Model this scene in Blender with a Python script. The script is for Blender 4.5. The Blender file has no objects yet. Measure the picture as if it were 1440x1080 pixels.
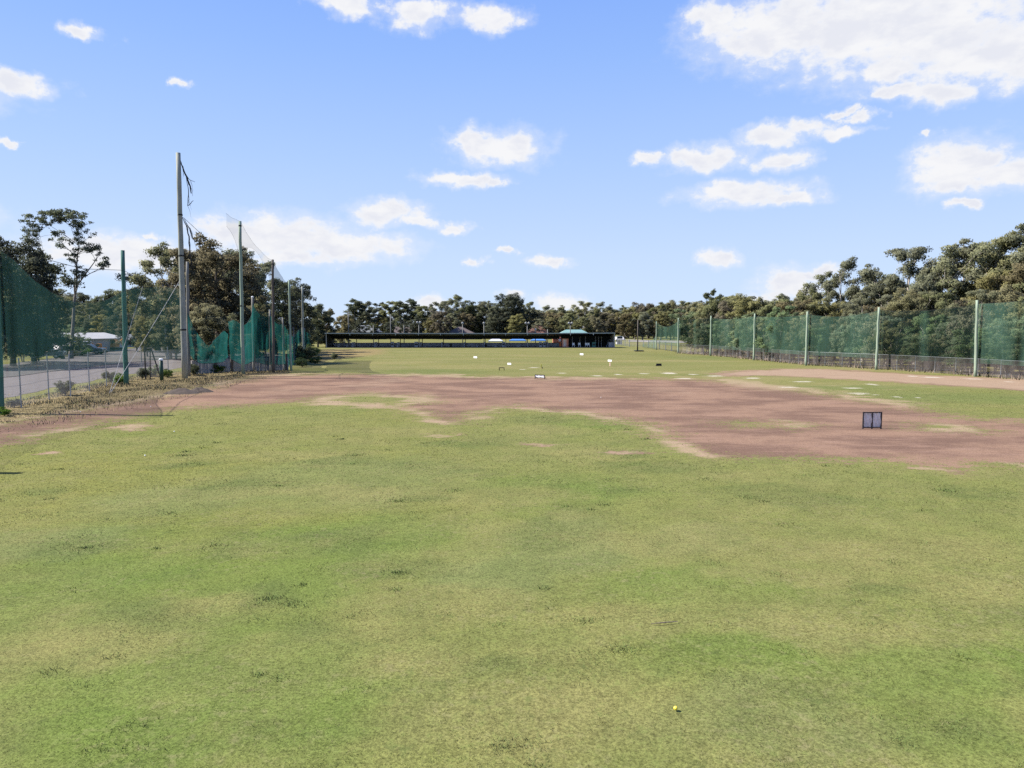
import bpy, math, random
import numpy as np
from mathutils import Vector, Matrix

random.seed(7)
rng = np.random.default_rng(7)
scene = bpy.context.scene
COL = scene.collection
PI = math.pi

# ------------------------------------------------------------------ camera geometry
H = 4.0                     # camera height above the field
F = 980.0                   # focal length in pixels of a 1440 wide picture
PITCH = math.atan(78 / F)
FW = np.array([0, math.cos(PITCH), -math.sin(PITCH)])
UP = np.array([0, math.sin(PITCH), math.cos(PITCH)])
RT = np.array([1.0, 0, 0])

def ray(px, py):
    return FW * F + RT * (px - 720) - UP * (py - 540)

def G(px, py, z=0.0):       # point on the ground seen at a pixel
    d = ray(px, py)
    t = (z - H) / d[2]
    return (d[0] * t, d[1] * t)

def at(px, py, Y):          # point at distance Y ahead seen at a pixel
    d = ray(px, py)
    t = Y / d[1]
    return (d[0] * t, Y, H + d[2] * t)

def zat(py, Y):
    return at(720, py, Y)[2]

def proj(x, y, z):
    v = np.array([x, y, z - H])
    c = v @ FW
    return 720 + F * (v @ RT) / c, 540 - F * (v @ UP) / c

# ------------------------------------------------------------------ helpers
def tag(o, label=None, cat=None, group=None, kind=None):
    if label: o['label'] = label
    if cat: o['category'] = cat
    if group: o['group'] = group
    if kind: o['kind'] = kind
    return o

def empty(name, loc=(0, 0, 0), rz=0.0):
    o = bpy.data.objects.new(name, None)
    o.location = loc
    o.rotation_euler = (0, 0, rz)
    o.empty_display_size = 0.3
    COL.objects.link(o)
    return o

def link_mesh(name, me, mat=None, parent=None):
    o = bpy.data.objects.new(name, me)
    COL.objects.link(o)
    if mat is not None and not me.materials:
        me.materials.append(mat)
    if parent is not None:
        o.parent = parent
    return o

def arr_mesh(name, V, Fc, smooth=False):
    """V (N,3) float, Fc (M,k) int"""
    V = np.ascontiguousarray(V, dtype=np.float32)
    Fc = np.ascontiguousarray(Fc, dtype=np.int32)
    me = bpy.data.meshes.new(name)
    me.vertices.add(len(V))
    me.vertices.foreach_set('co', V.ravel())
    k = Fc.shape[1]
    me.loops.add(Fc.size)
    me.loops.foreach_set('vertex_index', Fc.ravel())
    me.polygons.add(len(Fc))
    me.polygons.foreach_set('loop_start', np.arange(0, Fc.size, k, dtype=np.int32))
    if smooth:
        me.polygons.foreach_set('use_smooth', np.ones(len(Fc), dtype=bool))
    me.update(calc_edges=True)
    return me

def col_attr(me, name, C):
    C = np.asarray(C, dtype=np.float32)
    if C.shape[1] == 3:
        C = np.concatenate([C, np.ones((len(C), 1), np.float32)], 1)
    a = me.color_attributes.new(name, 'FLOAT_COLOR', 'POINT')
    a.data.foreach_set('color', C.ravel())

class MB:
    """collects boxes, tubes and panels into one mesh"""
    def __init__(self):
        self.v = []; self.f = []; self.smooth = False
    def add(self, vs, fs):
        n = len(self.v)
        self.v += [tuple(map(float, p)) for p in vs]
        self.f += [tuple(i + n for i in q) for q in fs]
    def box(self, c, s, rz=0.0, rx=0.0):
        M = Matrix.Rotation(rz, 3, 'Z') @ Matrix.Rotation(rx, 3, 'X')
        vs = []
        for dz in (-.5, .5):
            for dx, dy in ((-.5, -.5), (.5, -.5), (.5, .5), (-.5, .5)):
                p = M @ Vector((dx * s[0], dy * s[1], dz * s[2]))
                vs.append((c[0] + p.x, c[1] + p.y, c[2] + p.z))
        self.add(vs, [(0, 3, 2, 1), (4, 5, 6, 7), (0, 1, 5, 4), (1, 2, 6, 5), (2, 3, 7, 6), (3, 0, 4, 7)])
        return self
    def tube(self, pts, radii, n=6, cap=True):
        pts = [Vector(p) for p in pts]
        if not hasattr(radii, '__len__'): radii = [radii] * len(pts)
        vs = []; fs = []
        a = None
        for i, p in enumerate(pts):
            d = (pts[min(i + 1, len(pts) - 1)] - pts[max(i - 1, 0)])
            if d.length < 1e-9: d = Vector((0, 0, 1))
            d.normalize()
            if a is None:
                a = d.orthogonal().normalized()
            else:
                a = (a - d * a.dot(d))
                a = a.normalized() if a.length > 1e-6 else d.orthogonal().normalized()
            b = d.cross(a)
            for k in range(n):
                t = 2 * PI * k / n
                q = p + (a * math.cos(t) + b * math.sin(t)) * radii[i]
                vs.append(q)
        for i in range(len(pts) - 1):
            for k in range(n):
                k2 = (k + 1) % n
                fs.append((i * n + k, i * n + k2, (i + 1) * n + k2, (i + 1) * n + k))
        if cap:
            fs.append(tuple(range(n - 1, -1, -1)))
            fs.append(tuple((len(pts) - 1) * n + k for k in range(n)))
        self.add(vs, fs)
        return self
    def prism(self, poly, y0, y1):
        """polygon in x,z extruded in y"""
        n = len(poly)
        vs = [(x, y0, z) for x, z in poly] + [(x, y1, z) for x, z in poly]
        fs = [tuple(range(n)), tuple(range(2 * n - 1, n - 1, -1))]
        for k in range(n):
            k2 = (k + 1) % n
            fs.append((k, n + k, n + k2, k2))
        self.add(vs, fs)
        return self
    def mesh(self, name):
        me = bpy.data.meshes.new(name)
        me.from_pydata(self.v, [], self.f)
        if self.smooth:
            for p in me.polygons: p.use_smooth = True
        me.update()
        return me
    def build(self, name, mat, parent=None):
        return link_mesh(name, self.mesh(name), mat, parent)

# ------------------------------------------------------------------ numpy noise
def _hash(ix, iy, s):
    h = (ix.astype(np.int64) * 374761393 + iy.astype(np.int64) * 668265263 + s * 1442695041) & 0x7fffffff
    h = ((h ^ (h >> 13)) * 1274126177) & 0x7fffffff
    return ((h ^ (h >> 16)) & 0xffff) / 65535.0

def vnoise(x, y, s=0):
    ix = np.floor(x); iy = np.floor(y)
    fx = x - ix; fy = y - iy
    fx = fx * fx * (3 - 2 * fx); fy = fy * fy * (3 - 2 * fy)
    a = _hash(ix, iy, s); b = _hash(ix + 1, iy, s); c = _hash(ix, iy + 1, s); d = _hash(ix + 1, iy + 1, s)
    return (a * (1 - fx) + b * fx) * (1 - fy) + (c * (1 - fx) + d * fx) * fy

def fbm(x, y, scale, octaves=4, s=0, rough=.55):
    v = 0; amp = 1; tot = 0
    x = np.asarray(x, float) / scale; y = np.asarray(y, float) / scale
    for o in range(octaves):
        c, sn = math.cos(.7 * o + .3), math.sin(.7 * o + .3)
        v = v + amp * vnoise(x * c - y * sn + 17.3 * o, x * sn + y * c - 9.1 * o, s + o)
        tot += amp; amp *= rough
        x = x * 2.03; y = y * 2.03
    return v / tot

def sm(a, b, x):
    t = np.clip((x - a) / (b - a), 0, 1)
    return t * t * (3 - 2 * t)

def sdist(x, y, poly):
    """signed distance to a polygon in the ground plane, positive inside"""
    P = np.array(poly, float)
    d = np.full(np.shape(x), 1e9)
    ins = np.zeros(np.shape(x), bool)
    n = len(P)
    for i in range(n):
        x0, y0 = P[i]; x1, y1 = P[(i + 1) % n]
        ex, ey = x1 - x0, y1 - y0
        t = np.clip(((x - x0) * ex + (y - y0) * ey) / (ex * ex + ey * ey + 1e-12), 0, 1)
        d = np.minimum(d, np.hypot(x - x0 - t * ex, y - y0 - t * ey))
        cond = ((y0 > y) != (y1 > y))
        with np.errstate(divide='ignore', invalid='ignore'):
            xi = ex * (y - y0) / (ey if abs(ey) > 1e-12 else 1e-12) + x0
        ins ^= cond & (x < xi)
    return np.where(ins, d, -d)

# ------------------------------------------------------------------ node helpers
class NT:
    def __init__(self, tree): self.t = tree
    def n(self, typ, ins=None, **kw):
        nd = self.t.nodes.new(typ)
        for k, v in kw.items(): setattr(nd, k, v)
        for k, v in (ins or {}).items():
            s = nd.inputs[k]
            if hasattr(v, 'is_output') or isinstance(v, bpy.types.NodeSocket): self.t.links.new(v, s)
            else: s.default_value = v
        return nd
    def math(self, op, a, b=None, c=None, clamp=False):
        ins = {0: a}
        if b is not None: ins[1] = b
        if c is not None: ins[2] = c
        nd = self.n('ShaderNodeMath', ins, operation=op); nd.use_clamp = clamp
        return nd.outputs[0]
    def mix(self, f, a, b, blend='MIX'):
        nd = self.t.nodes.new('ShaderNodeMix'); nd.data_type = 'RGBA'; nd.blend_type = blend
        for s, v in ((nd.inputs[0], f), (nd.inputs[6], a), (nd.inputs[7], b)):
            if isinstance(v, bpy.types.NodeSocket): self.t.links.new(v, s)
            elif isinstance(v, (int, float)): s.default_value = v
            else: s.default_value = tuple(v) + ((1,) if len(v) == 3 else ())
        return nd.outputs[2]
    def noise(self, vec, scale, detail=4, rough=.55, dim='3D'):
        nd = self.n('ShaderNodeTexNoise', {'Scale': scale, 'Detail': detail, 'Roughness': rough})
        if vec is not None: self.t.links.new(vec, nd.inputs['Vector'])
        return nd.outputs[0]
    def ramp(self, f, a, b, lo=0.0, hi=1.0):
        nd = self.n('ShaderNodeMapRange', {0: f, 1: a, 2: b, 3: lo, 4: hi}); nd.clamp = True
        nd.interpolation_type = 'SMOOTHSTEP'
        return nd.outputs[0]

def new_mat(name):
    m = bpy.data.materials.new(name)
    m.use_nodes = True
    m.node_tree.nodes.clear()
    m.cycles.use_bump_map_correction = False
    return m, NT(m.node_tree)

def out(nt, sh):
    o = nt.n('ShaderNodeOutputMaterial')
    nt.t.links.new(sh, o.inputs[0])

def plain(name, c, rough=.7, metal=0.0, var=.25, scale=3.0, dirt=None, bump=0.0, spec=.3):
    """principled paint / metal / timber with two scales of procedural wear"""
    m, nt = new_mat(name)
    tc = nt.n('ShaderNodeTexCoord').outputs['Object']
    n1 = nt.noise(tc, scale, 5, .65)
    n2 = nt.noise(tc, scale * 9, 3, .6)
    f = nt.math('ADD', nt.math('MULTIPLY', n1, .65), nt.math('MULTIPLY', n2, .35))
    f = nt.ramp(f, .3, .7)
    lo = tuple(x * (1 - var) for x in (dirt or c)); hi = tuple(min(1, x * (1 + var)) for x in c)
    col = nt.mix(f, lo, hi)
    p = nt.n('ShaderNodeBsdfPrincipled', {'Base Color': col, 'Roughness': rough, 'Metallic': metal, 'Specular IOR Level': spec})
    if bump:
        b = nt.n('ShaderNodeBump', {'Height': n2, 'Strength': bump, 'Distance': .02})
        nt.t.links.new(b.outputs[0], p.inputs['Normal'])
    out(nt, p.outputs[0])
    return m

def timber(name, c, dirt, var=.2):
    m, nt = new_mat(name)
    tc = nt.n('ShaderNodeTexCoord').outputs['Object']
    mp = nt.n('ShaderNodeMapping', {'Vector': tc, 'Scale': (9, 9, .5)}).outputs[0]
    n1 = nt.noise(mp, 1.6, 6, .7)
    n2 = nt.noise(tc, .45, 3, .6)
    col = nt.mix(nt.ramp(n1, .35, .65), tuple(x * (1 - var) for x in c), tuple(x * (1 + var) for x in c))
    col = nt.mix(nt.ramp(n2, .42, .68, 0, .75), col, dirt)
    p = nt.n('ShaderNodeBsdfPrincipled', {'Base Color': col, 'Roughness': .85, 'Specular IOR Level': .15})
    b = nt.n('ShaderNodeBump', {'Height': n1, 'Strength': .4, 'Distance': .02})
    nt.t.links.new(b.outputs[0], p.inputs['Normal'])
    out(nt, p.outputs[0])
    return m

def sheer(name, c, alpha, var=.35, scale=.6, trans=.35, streak=(1, 1, .25)):
    """woven netting or wire mesh seen from afar: partly see-through"""
    m, nt = new_mat(name)
    tc = nt.n('ShaderNodeTexCoord').outputs['Object']
    mp = nt.n('ShaderNodeMapping', {'Vector': tc, 'Scale': streak}).outputs[0]
    n1 = nt.noise(mp, scale, 5, .6)
    col = nt.mix(nt.ramp(n1, .3, .7), tuple(x * (1 - var) for x in c), tuple(x * (1 + var) for x in c))
    d = nt.n('ShaderNodeBsdfDiffuse', {'Color': col}).outputs[0]
    tr = nt.n('ShaderNodeBsdfTranslucent', {'Color': col}).outputs[0]
    mx = nt.n('ShaderNodeMixShader', {0: trans, 1: d, 2: tr}).outputs[0]
    tp = nt.n('ShaderNodeBsdfTransparent').outputs[0]
    a = nt.ramp(n1, .25, .75, alpha * .85, min(1, alpha * 1.15))
    out(nt, nt.n('ShaderNodeMixShader', {0: a, 1: tp, 2: mx}).outputs[0])
    return m

def leafmat(name, dark, light, trans=.42, accent=None):
    m, nt = new_mat(name)
    at_ = nt.n('ShaderNodeAttribute', attribute_name='tint')
    oi = nt.n('ShaderNodeObjectInfo').outputs['Random']
    col = nt.mix(at_.outputs['Fac'], dark, light)
    hue = nt.n('ShaderNodeHueSaturation', {'Hue': nt.ramp(oi, 0, 1, .492, .508), 'Saturation': nt.ramp(nt.math('FRACT', nt.math('MULTIPLY', oi, 7.3)), 0, 1, .75, 1.1),
                 'Value': nt.ramp(nt.math('FRACT', nt.math('MULTIPLY', oi, 3.7)), 0, 1, .85, 1.15), 'Color': col}).outputs[0]
    cn = nt.n('ShaderNodeAttribute', attribute_name='clump').outputs['Vector']
    cw = nt.n('ShaderNodeVectorTransform', {0: cn}, vector_type='NORMAL', convert_from='OBJECT', convert_to='WORLD').outputs[0]
    cw = nt.n('ShaderNodeVectorMath', {0: cw}, operation='NORMALIZE').outputs[0]
    gn = nt.n('ShaderNodeVectorMath', {0: nt.n('ShaderNodeNewGeometry').outputs['Normal'], 3: .36}, operation='SCALE').outputs[0]
    nn = nt.n('ShaderNodeVectorMath', {0: nt.n('ShaderNodeVectorMath', {0: cw, 1: gn}, operation='ADD').outputs[0]}, operation='NORMALIZE').outputs[0]
    d = nt.n('ShaderNodeBsdfDiffuse', {'Color': hue, 'Normal': nn}).outputs[0]
    t = nt.n('ShaderNodeBsdfTranslucent', {'Color': hue}).outputs[0]
    out(nt, nt.n('ShaderNodeMixShader', {0: trans, 1: d, 2: t}).outputs[0])
    return m

M = {}
M['pole_grey'] = timber('weathered_timber', (.29, .29, .245), (.19, .215, .17))
M['pole_dark'] = timber('dark_timber', (.10, .085, .07), (.06, .055, .05))
M['pole_green'] = timber('pale_green_timber', (.24, .29, .22), (.17, .23, .17))
M['post_grey'] = timber('grey_post', (.19, .185, .165), (.11, .11, .10))
M['post_teal'] = timber('green_stained_post', (.065, .15, .12), (.04, .09, .075))
M['dark_green_paint'] = plain('dark_green_paint', (.02, .05, .03), .5)
M['white_paint'] = plain('white_paint', (.78, .78, .76), .5, var=.06, scale=1.2)
M['galv'] = plain('galvanised_steel', (.32, .33, .34), .45, .5, var=.2)
M['wire'] = plain('fence_wire', (.22, .23, .23), .5, .3)
M['rope_dark'] = plain('dark_rope', (.02, .022, .022), .8)
M['rope_white'] = plain('pale_guy_rope', (.40, .39, .36), .7)
M['net_green'] = sheer('green_net', (.07, .135, .098), .38, scale=.5)
M['net_teal'] = sheer('teal_net', (.012, .078, .070), .66, scale=.9, trans=.6, streak=(1.5, 1.5, .2))
M['net_left'] = sheer('left_net', (.03, .08, .07), .29, scale=.4)
M['net_thin'] = sheer('thinned_net', (.04, .08, .07), .13, var=.5, scale=.8)  # thinned so the off-frame net casts only a faint shadow on the lawn
M['net_far'] = sheer('far_teal_net', (.014, .08, .07), .44, scale=.9, trans=.6, streak=(1.5, 1.5, .2))
M['net_black'] = sheer('black_net', (.012, .012, .014), .13, scale=.8, trans=.1)
M['net_black_dense'] = sheer('black_net_dense', (.012, .012, .014), .42, scale=.8, trans=.1)
M['mesh_wire'] = sheer('chain_link', (.24, .24, .25), .2, scale=.5)
M['mesh_right'] = sheer('chain_link_weeds', (.25, .215, .21), .38, scale=1.2)
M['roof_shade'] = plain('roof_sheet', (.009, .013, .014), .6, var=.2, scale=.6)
M['roof_top'] = plain('roof_top_sheet', (.30, .32, .31), .55, var=.15, scale=.5)
M['fascia'] = plain('fascia_grey', (.27, .30, .29), .6, var=.15)
M['shelter_wall'] = plain('navy_wall', (.42, .44, .50), .7, var=.3, scale=.8)
M['side_wall'] = plain('concrete_block', (.34, .34, .36), .8, var=.2, scale=.9)
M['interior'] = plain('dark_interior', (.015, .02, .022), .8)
M['orange'] = plain('orange_paint', (.52, .19, .11), .6, var=.15)
M['peach'] = plain('peach_panel', (.62, .42, .34), .7, var=.12)
M['teal_box'] = plain('teal_plastic', (.05, .16, .14), .5)
M['blue_canvas'] = plain('blue_canvas', (.06, .17, .42), .7, var=.12)
M['lilac_canvas'] = plain('pale_canvas', (.5, .52, .62), .7, var=.08)
M['dark_mesh'] = plain('dark_frame', (.035, .03, .032), .6)
M['target_sheet'] = plain('silver_sheet', (.66, .60, .56), .6, .0, var=.3, scale=2.2)
M['silver_white'] = plain('torn_white_sheet', (.80, .80, .84), .6, var=.25, scale=3)
M['yellow'] = plain('yellow_plastic', (.75, .62, .10), .4, var=.05)
M['lamp'] = plain('lamp_housing', (.38, .38, .36), .5, .0, var=.1)
M['roof_green'] = plain('green_colorbond', (.15, .25, .23), .5, var=.08, scale=.6)
M['roof_brown'] = plain('brown_tiles', (.085, .066, .062), .8, var=.15)
M['roof_red'] = plain('red_tiles', (.12, .062, .048), .8, var=.2)
M['roof_grey'] = plain('grey_tiles', (.13, .14, .15), .8, var=.15)
M['brick'] = plain('brick_wall', (.22, .15, .12), .85, var=.2)
M['shed_wall'] = plain('cream_sheeting', (.52, .49, .47), .7, var=.1, scale=.8)
M['shed_roof'] = plain('white_roof_sheet', (.46, .44, .42), .5, var=.08, scale=.6)
M['glass'] = plain('dark_glass', (.03, .04, .045), .12, spec=.6)
M['car_white'] = plain('white_car_paint', (.7, .7, .7), .25, var=.05, spec=.5)
M['car_dark'] = plain('dark_car_paint', (.08, .10, .12), .25, var=.05, spec=.5)
M['tyre'] = plain('tyre_rubber', (.02, .02, .02), .85)
M['machine'] = plain('machine_orange', (.55, .24, .05), .5, var=.12)
M['bark_pale'] = timber('pale_gum_bark', (.42, .38, .33), (.24, .20, .17))
M['bark_brown'] = timber('brown_bark', (.15, .12, .095), (.08, .065, .055))
M['bark_grey'] = timber('grey_bark', (.20, .18, .16), (.11, .095, .085))
M['fence_sheet'] = timber('weathered_palings', (.27, .27, .28), (.17, .165, .165))
M['leaf_gum'] = leafmat('gum_leaves', (0.088, 0.096, 0.046), (0.25, 0.25, 0.14))
M['leaf_dark'] = leafmat('dark_leaves', (0.041, 0.051, 0.030), (0.129, 0.140, 0.081))
M['leaf_olive'] = leafmat('olive_leaves', (0.098, 0.094, 0.038), (0.255, 0.24, 0.12))
M['leaf_bush'] = leafmat('bush_leaves', (0.072, 0.105, 0.05), (0.215, 0.27, 0.14))
M['leaf_brown'] = leafmat('brown_leaves', (0.080, 0.068, 0.036), (0.235, 0.205, 0.125))
M['leaf_shrub'] = leafmat('shrub_leaves', (0.04, 0.07, 0.018), (0.13, 0.2, 0.05))

# ------------------------------------------------------------------ ground masks
def PX(*pts): return [G(*p) for p in pts]
DIRT = PX((-120, 650), (0, 626), (60, 610), (140, 594), (200, 582), (280, 571), (360, 567), (420, 565), (500, 569), (570, 577), (610, 588), (648, 597), (672, 582), (705, 573),
          (800, 580), (870, 591), (920, 604), (938, 622), (980, 639), (1060, 647), (1150, 645), (1250, 652), (1330, 655), (1440, 655), (1700, 668),
          (1700, 640), (1440, 590), (1390, 592), (1330, 583), (1270, 570), (1150, 553), (1060, 541), (1000, 534), (900, 532), (760, 531), (640, 529), (520, 527), (440, 526), (400, 526),
          (345, 529), (315, 537), (270, 547), (200, 560), (130, 573), (60, 586), (0, 596), (-120, 612))
STRIP = PX((1000, 524), (1060, 520), (1130, 518), (1200, 521), (1300, 527), (1440, 534), (1700, 550), (1700, 568), (1440, 551), (1300, 541), (1200, 535), (1100, 529), (1010, 529))
GREEN_IN = [PX((452, 560), (490, 554), (560, 556), (598, 565), (560, 570), (470, 566)),
            PX((1040, 596), (1120, 598), (1100, 600), (1050, 600)),
            PX((1300, 596), (1350, 601), (1365, 606), (1300, 604))]
DRYBANK = PX((-150, 620), (0, 594), (60, 584), (130, 571), (200, 558), (270, 545), (312, 536), (342, 529), (400, 525), (400, 520), (262, 522), (200, 529), (100, 549), (0, 570), (-150, 600))
DRYFAR = PX((440, 512), (470, 506), (540, 498), (545, 491), (455, 491), (430, 500))
GREENBAND = PX((430, 525), (560, 527), (720, 527), (640, 519), (560, 513), (440, 516))  # band of darker green turf across the far grass
DARKS = [(380, 838, 46, 26), (470, 762, 60, 22), (560, 800, 90, 16), (200, 868, 90, 28), (770, 748, 60, 28), (440, 868, 50, 16), (110, 772, 90, 14), (330, 775, 60, 14), (600, 702, 50, 8),
         (870, 690, 40, 8), (1050, 690, 80, 12), (1150, 700, 120, 12), (1360, 690, 90, 12), (920, 655, 110, 9), (1320, 1010, 70, 26), (1050, 1040, 90, 40), (1100, 970, 60, 20), (260, 655, 60, 8),
         (470, 648, 70, 7), (350, 680, 70, 10), (575, 657, 26, 7), (770, 590, 60, 6), (650, 622, 90, 7), (880, 640, 60, 6), (300, 570, 60, 4), (1250, 830, 70, 16), (720, 930, 80, 20), (60, 690, 60, 6)]
BLUES = [(480, 672, 190, 34), (250, 700, 120, 24), (80, 760, 90, 28), (800, 760, 90, 40), (700, 800, 80, 40), (1080, 1030, 140, 50), (980, 760, 80, 20)]
LUSH = [(1150, 930, 230, 60), (1300, 1010, 160, 60), (780, 690, 150, 22), (470, 760, 150, 40), (300, 950, 260, 80), (520, 1000, 200, 70), (1000, 830, 150, 30), (200, 800, 120, 20), (1400, 930, 120, 60), (830, 598, 60, 8), (110, 1040, 160, 60)]
STRAW = [(470, 690, 90, 12), (700, 700, 120, 14), (950, 760, 120, 20), (1250, 770, 200, 24), (760, 1000, 190, 60), (620, 850, 140, 24), (100, 920, 140, 34), (1380, 830, 110, 24), (840, 640, 90, 9), (760, 604, 60, 6),
         (560, 606, 80, 6), (1330, 662, 40, 7), (380, 640, 120, 8), (900, 880, 120, 20), (1150, 820, 130, 18), (300, 850, 80, 16), (1200, 880, 140, 20), (640, 930, 120, 26)]
BARE = [(880, 641, 60, 5), (1310, 661, 48, 6), (760, 624, 50, 4), (620, 612, 50, 4), (180, 600, 60, 6), (60, 640, 30, 4)]
WHITES = [(905, 525.3, 14, 1.3), (940, 524.8, 18, 1.4), (975, 526.5, 12, 1), (1005, 529, 22, 1.2), (960, 532.5, 20, 1.1), (1225, 541, 12, 2.0), (1208, 554, 25, 1.7), (1230, 555.5, 12, 1.0), (1262, 558.7, 12, 1.4), (1290, 559.5, 9, 1), (1280, 529, 14, 1.3), (1310, 531, 26, 1.3), (1370, 533.6, 22, 1.4), (1420, 537.5, 16, 1.2),
          (790, 525, 12, .8), (870, 527, 10, .9), (735, 519.6, 8, .6), (750, 517, 14, .7), (1130, 537, 26, 1.2), (1200, 546, 24, 1.1), (840, 529, 14, .9), (1060, 532, 20, 1.2), (1110, 545, 24, 1)]

def ell(x, y, lst, soft=1.0):
    m = np.zeros(np.shape(x))
    for px, py, rx, ry in lst:
        cx, cy = G(px, py)
        y0 = G(px, py + ry)[1]; y1 = G(px, py - ry)[1]
        ax = rx * math.hypot(cy, H) / F; ay = (y1 - y0) / 2
        d = np.sqrt(((x - cx) / ax) ** 2 + ((y - cy) / ay) ** 2)
        m = np.maximum(m, np.clip(1.25 - d, 0, 1) * soft)
    return m

def lawn(x, y):
    """own colour of the turf at a place, and its masks"""
    x = np.asarray(x, float); y = np.asarray(y, float)
    wx = x + 1.2 * (fbm(x, y, 1.6, 4, 11) - .5); wy = y + 2.0 * (fbm(x, y, 1.6, 4, 23) - .5)
    n1 = fbm(x, y, 5.0, 4, 1); n2 = fbm(x, y, 1.4, 4, 2); n3 = fbm(x, y, .45, 3, 3); n4 = fbm(x, y, 14.0, 3, 4)
    far = sm(22, 60, y)
    base = np.array([.128, .140, .047]); lush = np.array([.088, .128, .030]); straw = np.array([.168, .158, .066])
    dark = np.array([.074, .098, .032]); blue = np.array([.112, .136, .060]); yel = np.array([.145, .145, .036])
    c = np.repeat(base[None], x.size, 0).reshape(x.shape + (3,))
    def mx(c, f, col): return c * (1 - f[..., None]) + col * f[..., None]
    c = mx(c, sm(.45, .75, n1) * .7, lush)
    c = mx(c, sm(.50, .82, fbm(x, y, 2.2, 5, 31, .65)) * .6, straw)
    c = mx(c, sm(.5, .8, n4) * .5, yel)
    c = mx(c, np.clip(ell(wx, wy, LUSH) * 1.2 * (.4 + n2), 0, .75), lush)
    c = mx(c, np.clip(ell(wx, wy, BLUES) * 1.3 * (.1 + n2 * .6 + n3 * .6), 0, .5), blue)
    c = mx(c, np.clip(ell(wx, wy, STRAW) * 1.3 * (.15 + n2 * .6 + n3 * .7), 0, .6), straw)
    dk = ell(wx, wy, DARKS)
    n5 = fbm(x, y, .22, 3, 77)
    c = mx(c, np.clip(sm(.25, .85, dk * (.1 + .9 * n3 + .9 * n5)) * .7, 0, .65), dark)
    c = mx(c, sm(.60, .80, n2 * .55 + n3 * .45) * .45, dark)
    c = mx(c, sm(.60, .78, fbm(x, y, .8, 3, 41)) * .4, straw)
    farc = np.array([.165, .160, .066])
    c = mx(c, far * (.35 + .45 * n1), farc)
    gz = sdist(wx, wy, GREENBAND)
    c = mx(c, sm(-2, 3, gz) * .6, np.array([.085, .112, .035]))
    stripe = sm(.45, .7, fbm(x * .25, y, 4.0, 3, 55)) * far
    c = mx(c, stripe * .5, np.array([.215, .185, .095]))
    stripe2 = sm(.5, .75, fbm(x * .3, y, 5.0, 3, 66)) * far
    c = mx(c, stripe2 * .5, np.array([.100, .115, .038]))
    rt = ell(wx, wy, [(1350, 560, 160, 9), (1200, 545, 120, 4), (990, 503, 60, 3)])
    c = mx(c, np.clip(rt, 0, .8), np.array([.105, .128, .044]))
    df = sm(-1.5, 2.5, sdist(wx, wy, DRYFAR))
    c = mx(c, df * .8, np.array([.21, .155, .085]))
    near = (1 - sm(30, 70, y))
    g1 = sm(.34, .66, fbm(x, y, .5, 5, 141, .62)); g2 = sm(.36, .64, fbm(x, y, .28, 4, 151, .65)); g3 = sm(.36, .66, fbm(x * .7, y, 1.1, 5, 161, .62))
    c = mx(c, g3 * .28 * (.3 + .7 * near), np.array([.150, .148, .062]))
    c = mx(c, (1 - g1) * .20 * near, np.array([.092, .116, .040]))
    c = c * (1 + near * (.10 * (g2 - .5) + .06 * (g1 - .5)))[..., None]
    return c * (np.array([.985, .955, .85]) * (1 - .06 * far)[..., None])

def masks(x, y):
    x = np.asarray(x, float); y = np.asarray(y, float)
    wx = x + .9 * (fbm(x, y, 1.3, 4, 71) - .5) * np.clip(y / 25, .6, 3); wy = y + 2.6 * (fbm(x, y, 1.3, 4, 83) - .5) * np.clip(y / 25, .5, 3)
    d = sdist(wx, wy, DIRT)
    for g in GREEN_IN: d = np.minimum(d, -sdist(wx, wy, g))
    k = np.clip(y / 30, .6, 2.5)
    dirt = np.clip(.5 + d / (6.5 * k), 0, 1)
    dirt = np.maximum(dirt, np.clip(.5 + sdist(wx, wy, STRIP) / 3.0, 0, 1) * .999)
    dirt = np.maximum(dirt, np.clip(ell(wx, wy, BARE), 0, .75) * (.25 + 1.0 * fbm(x, y, .5, 4, 99)))
    edge = np.clip(1 - np.abs(d) / (1.6 * k), 0, 1)
    strip = np.clip(.5 + sdist(wx, wy, STRIP) / 3, 0, 1)
    tan = np.maximum(edge * .9 * sm(.40, .66, fbm(x, y * .6, 4.0, 3, 95)), strip * .8)
    tan = np.maximum(tan, np.clip(1 - np.abs(d + .4) / (3.2 * k), 0, 1) * sm(30, 40, y) * sm(-25, 0, x) * .95 * sm(.30, .55, fbm(x, y * .7, 3.0, 3, 97)))
    tan = np.maximum(tan, sm(26, 48, y) * sm(.42, .7, fbm(x, y * .4, 4, 3, 91)) * .5)
    tan = np.maximum(tan, np.clip(ell(wx, wy, BARE), 0, 1) * .75)
    white = ell(x + .3 * (fbm(x, y, .7, 3, 5) - .5), y + 1.0 * (fbm(x, y, .7, 3, 6) - .5), WHITES)
    dry = np.clip(.5 + sdist(wx, wy, DRYBANK) / 2.0, 0, 1)
    return dirt, tan, white, dry

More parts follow.
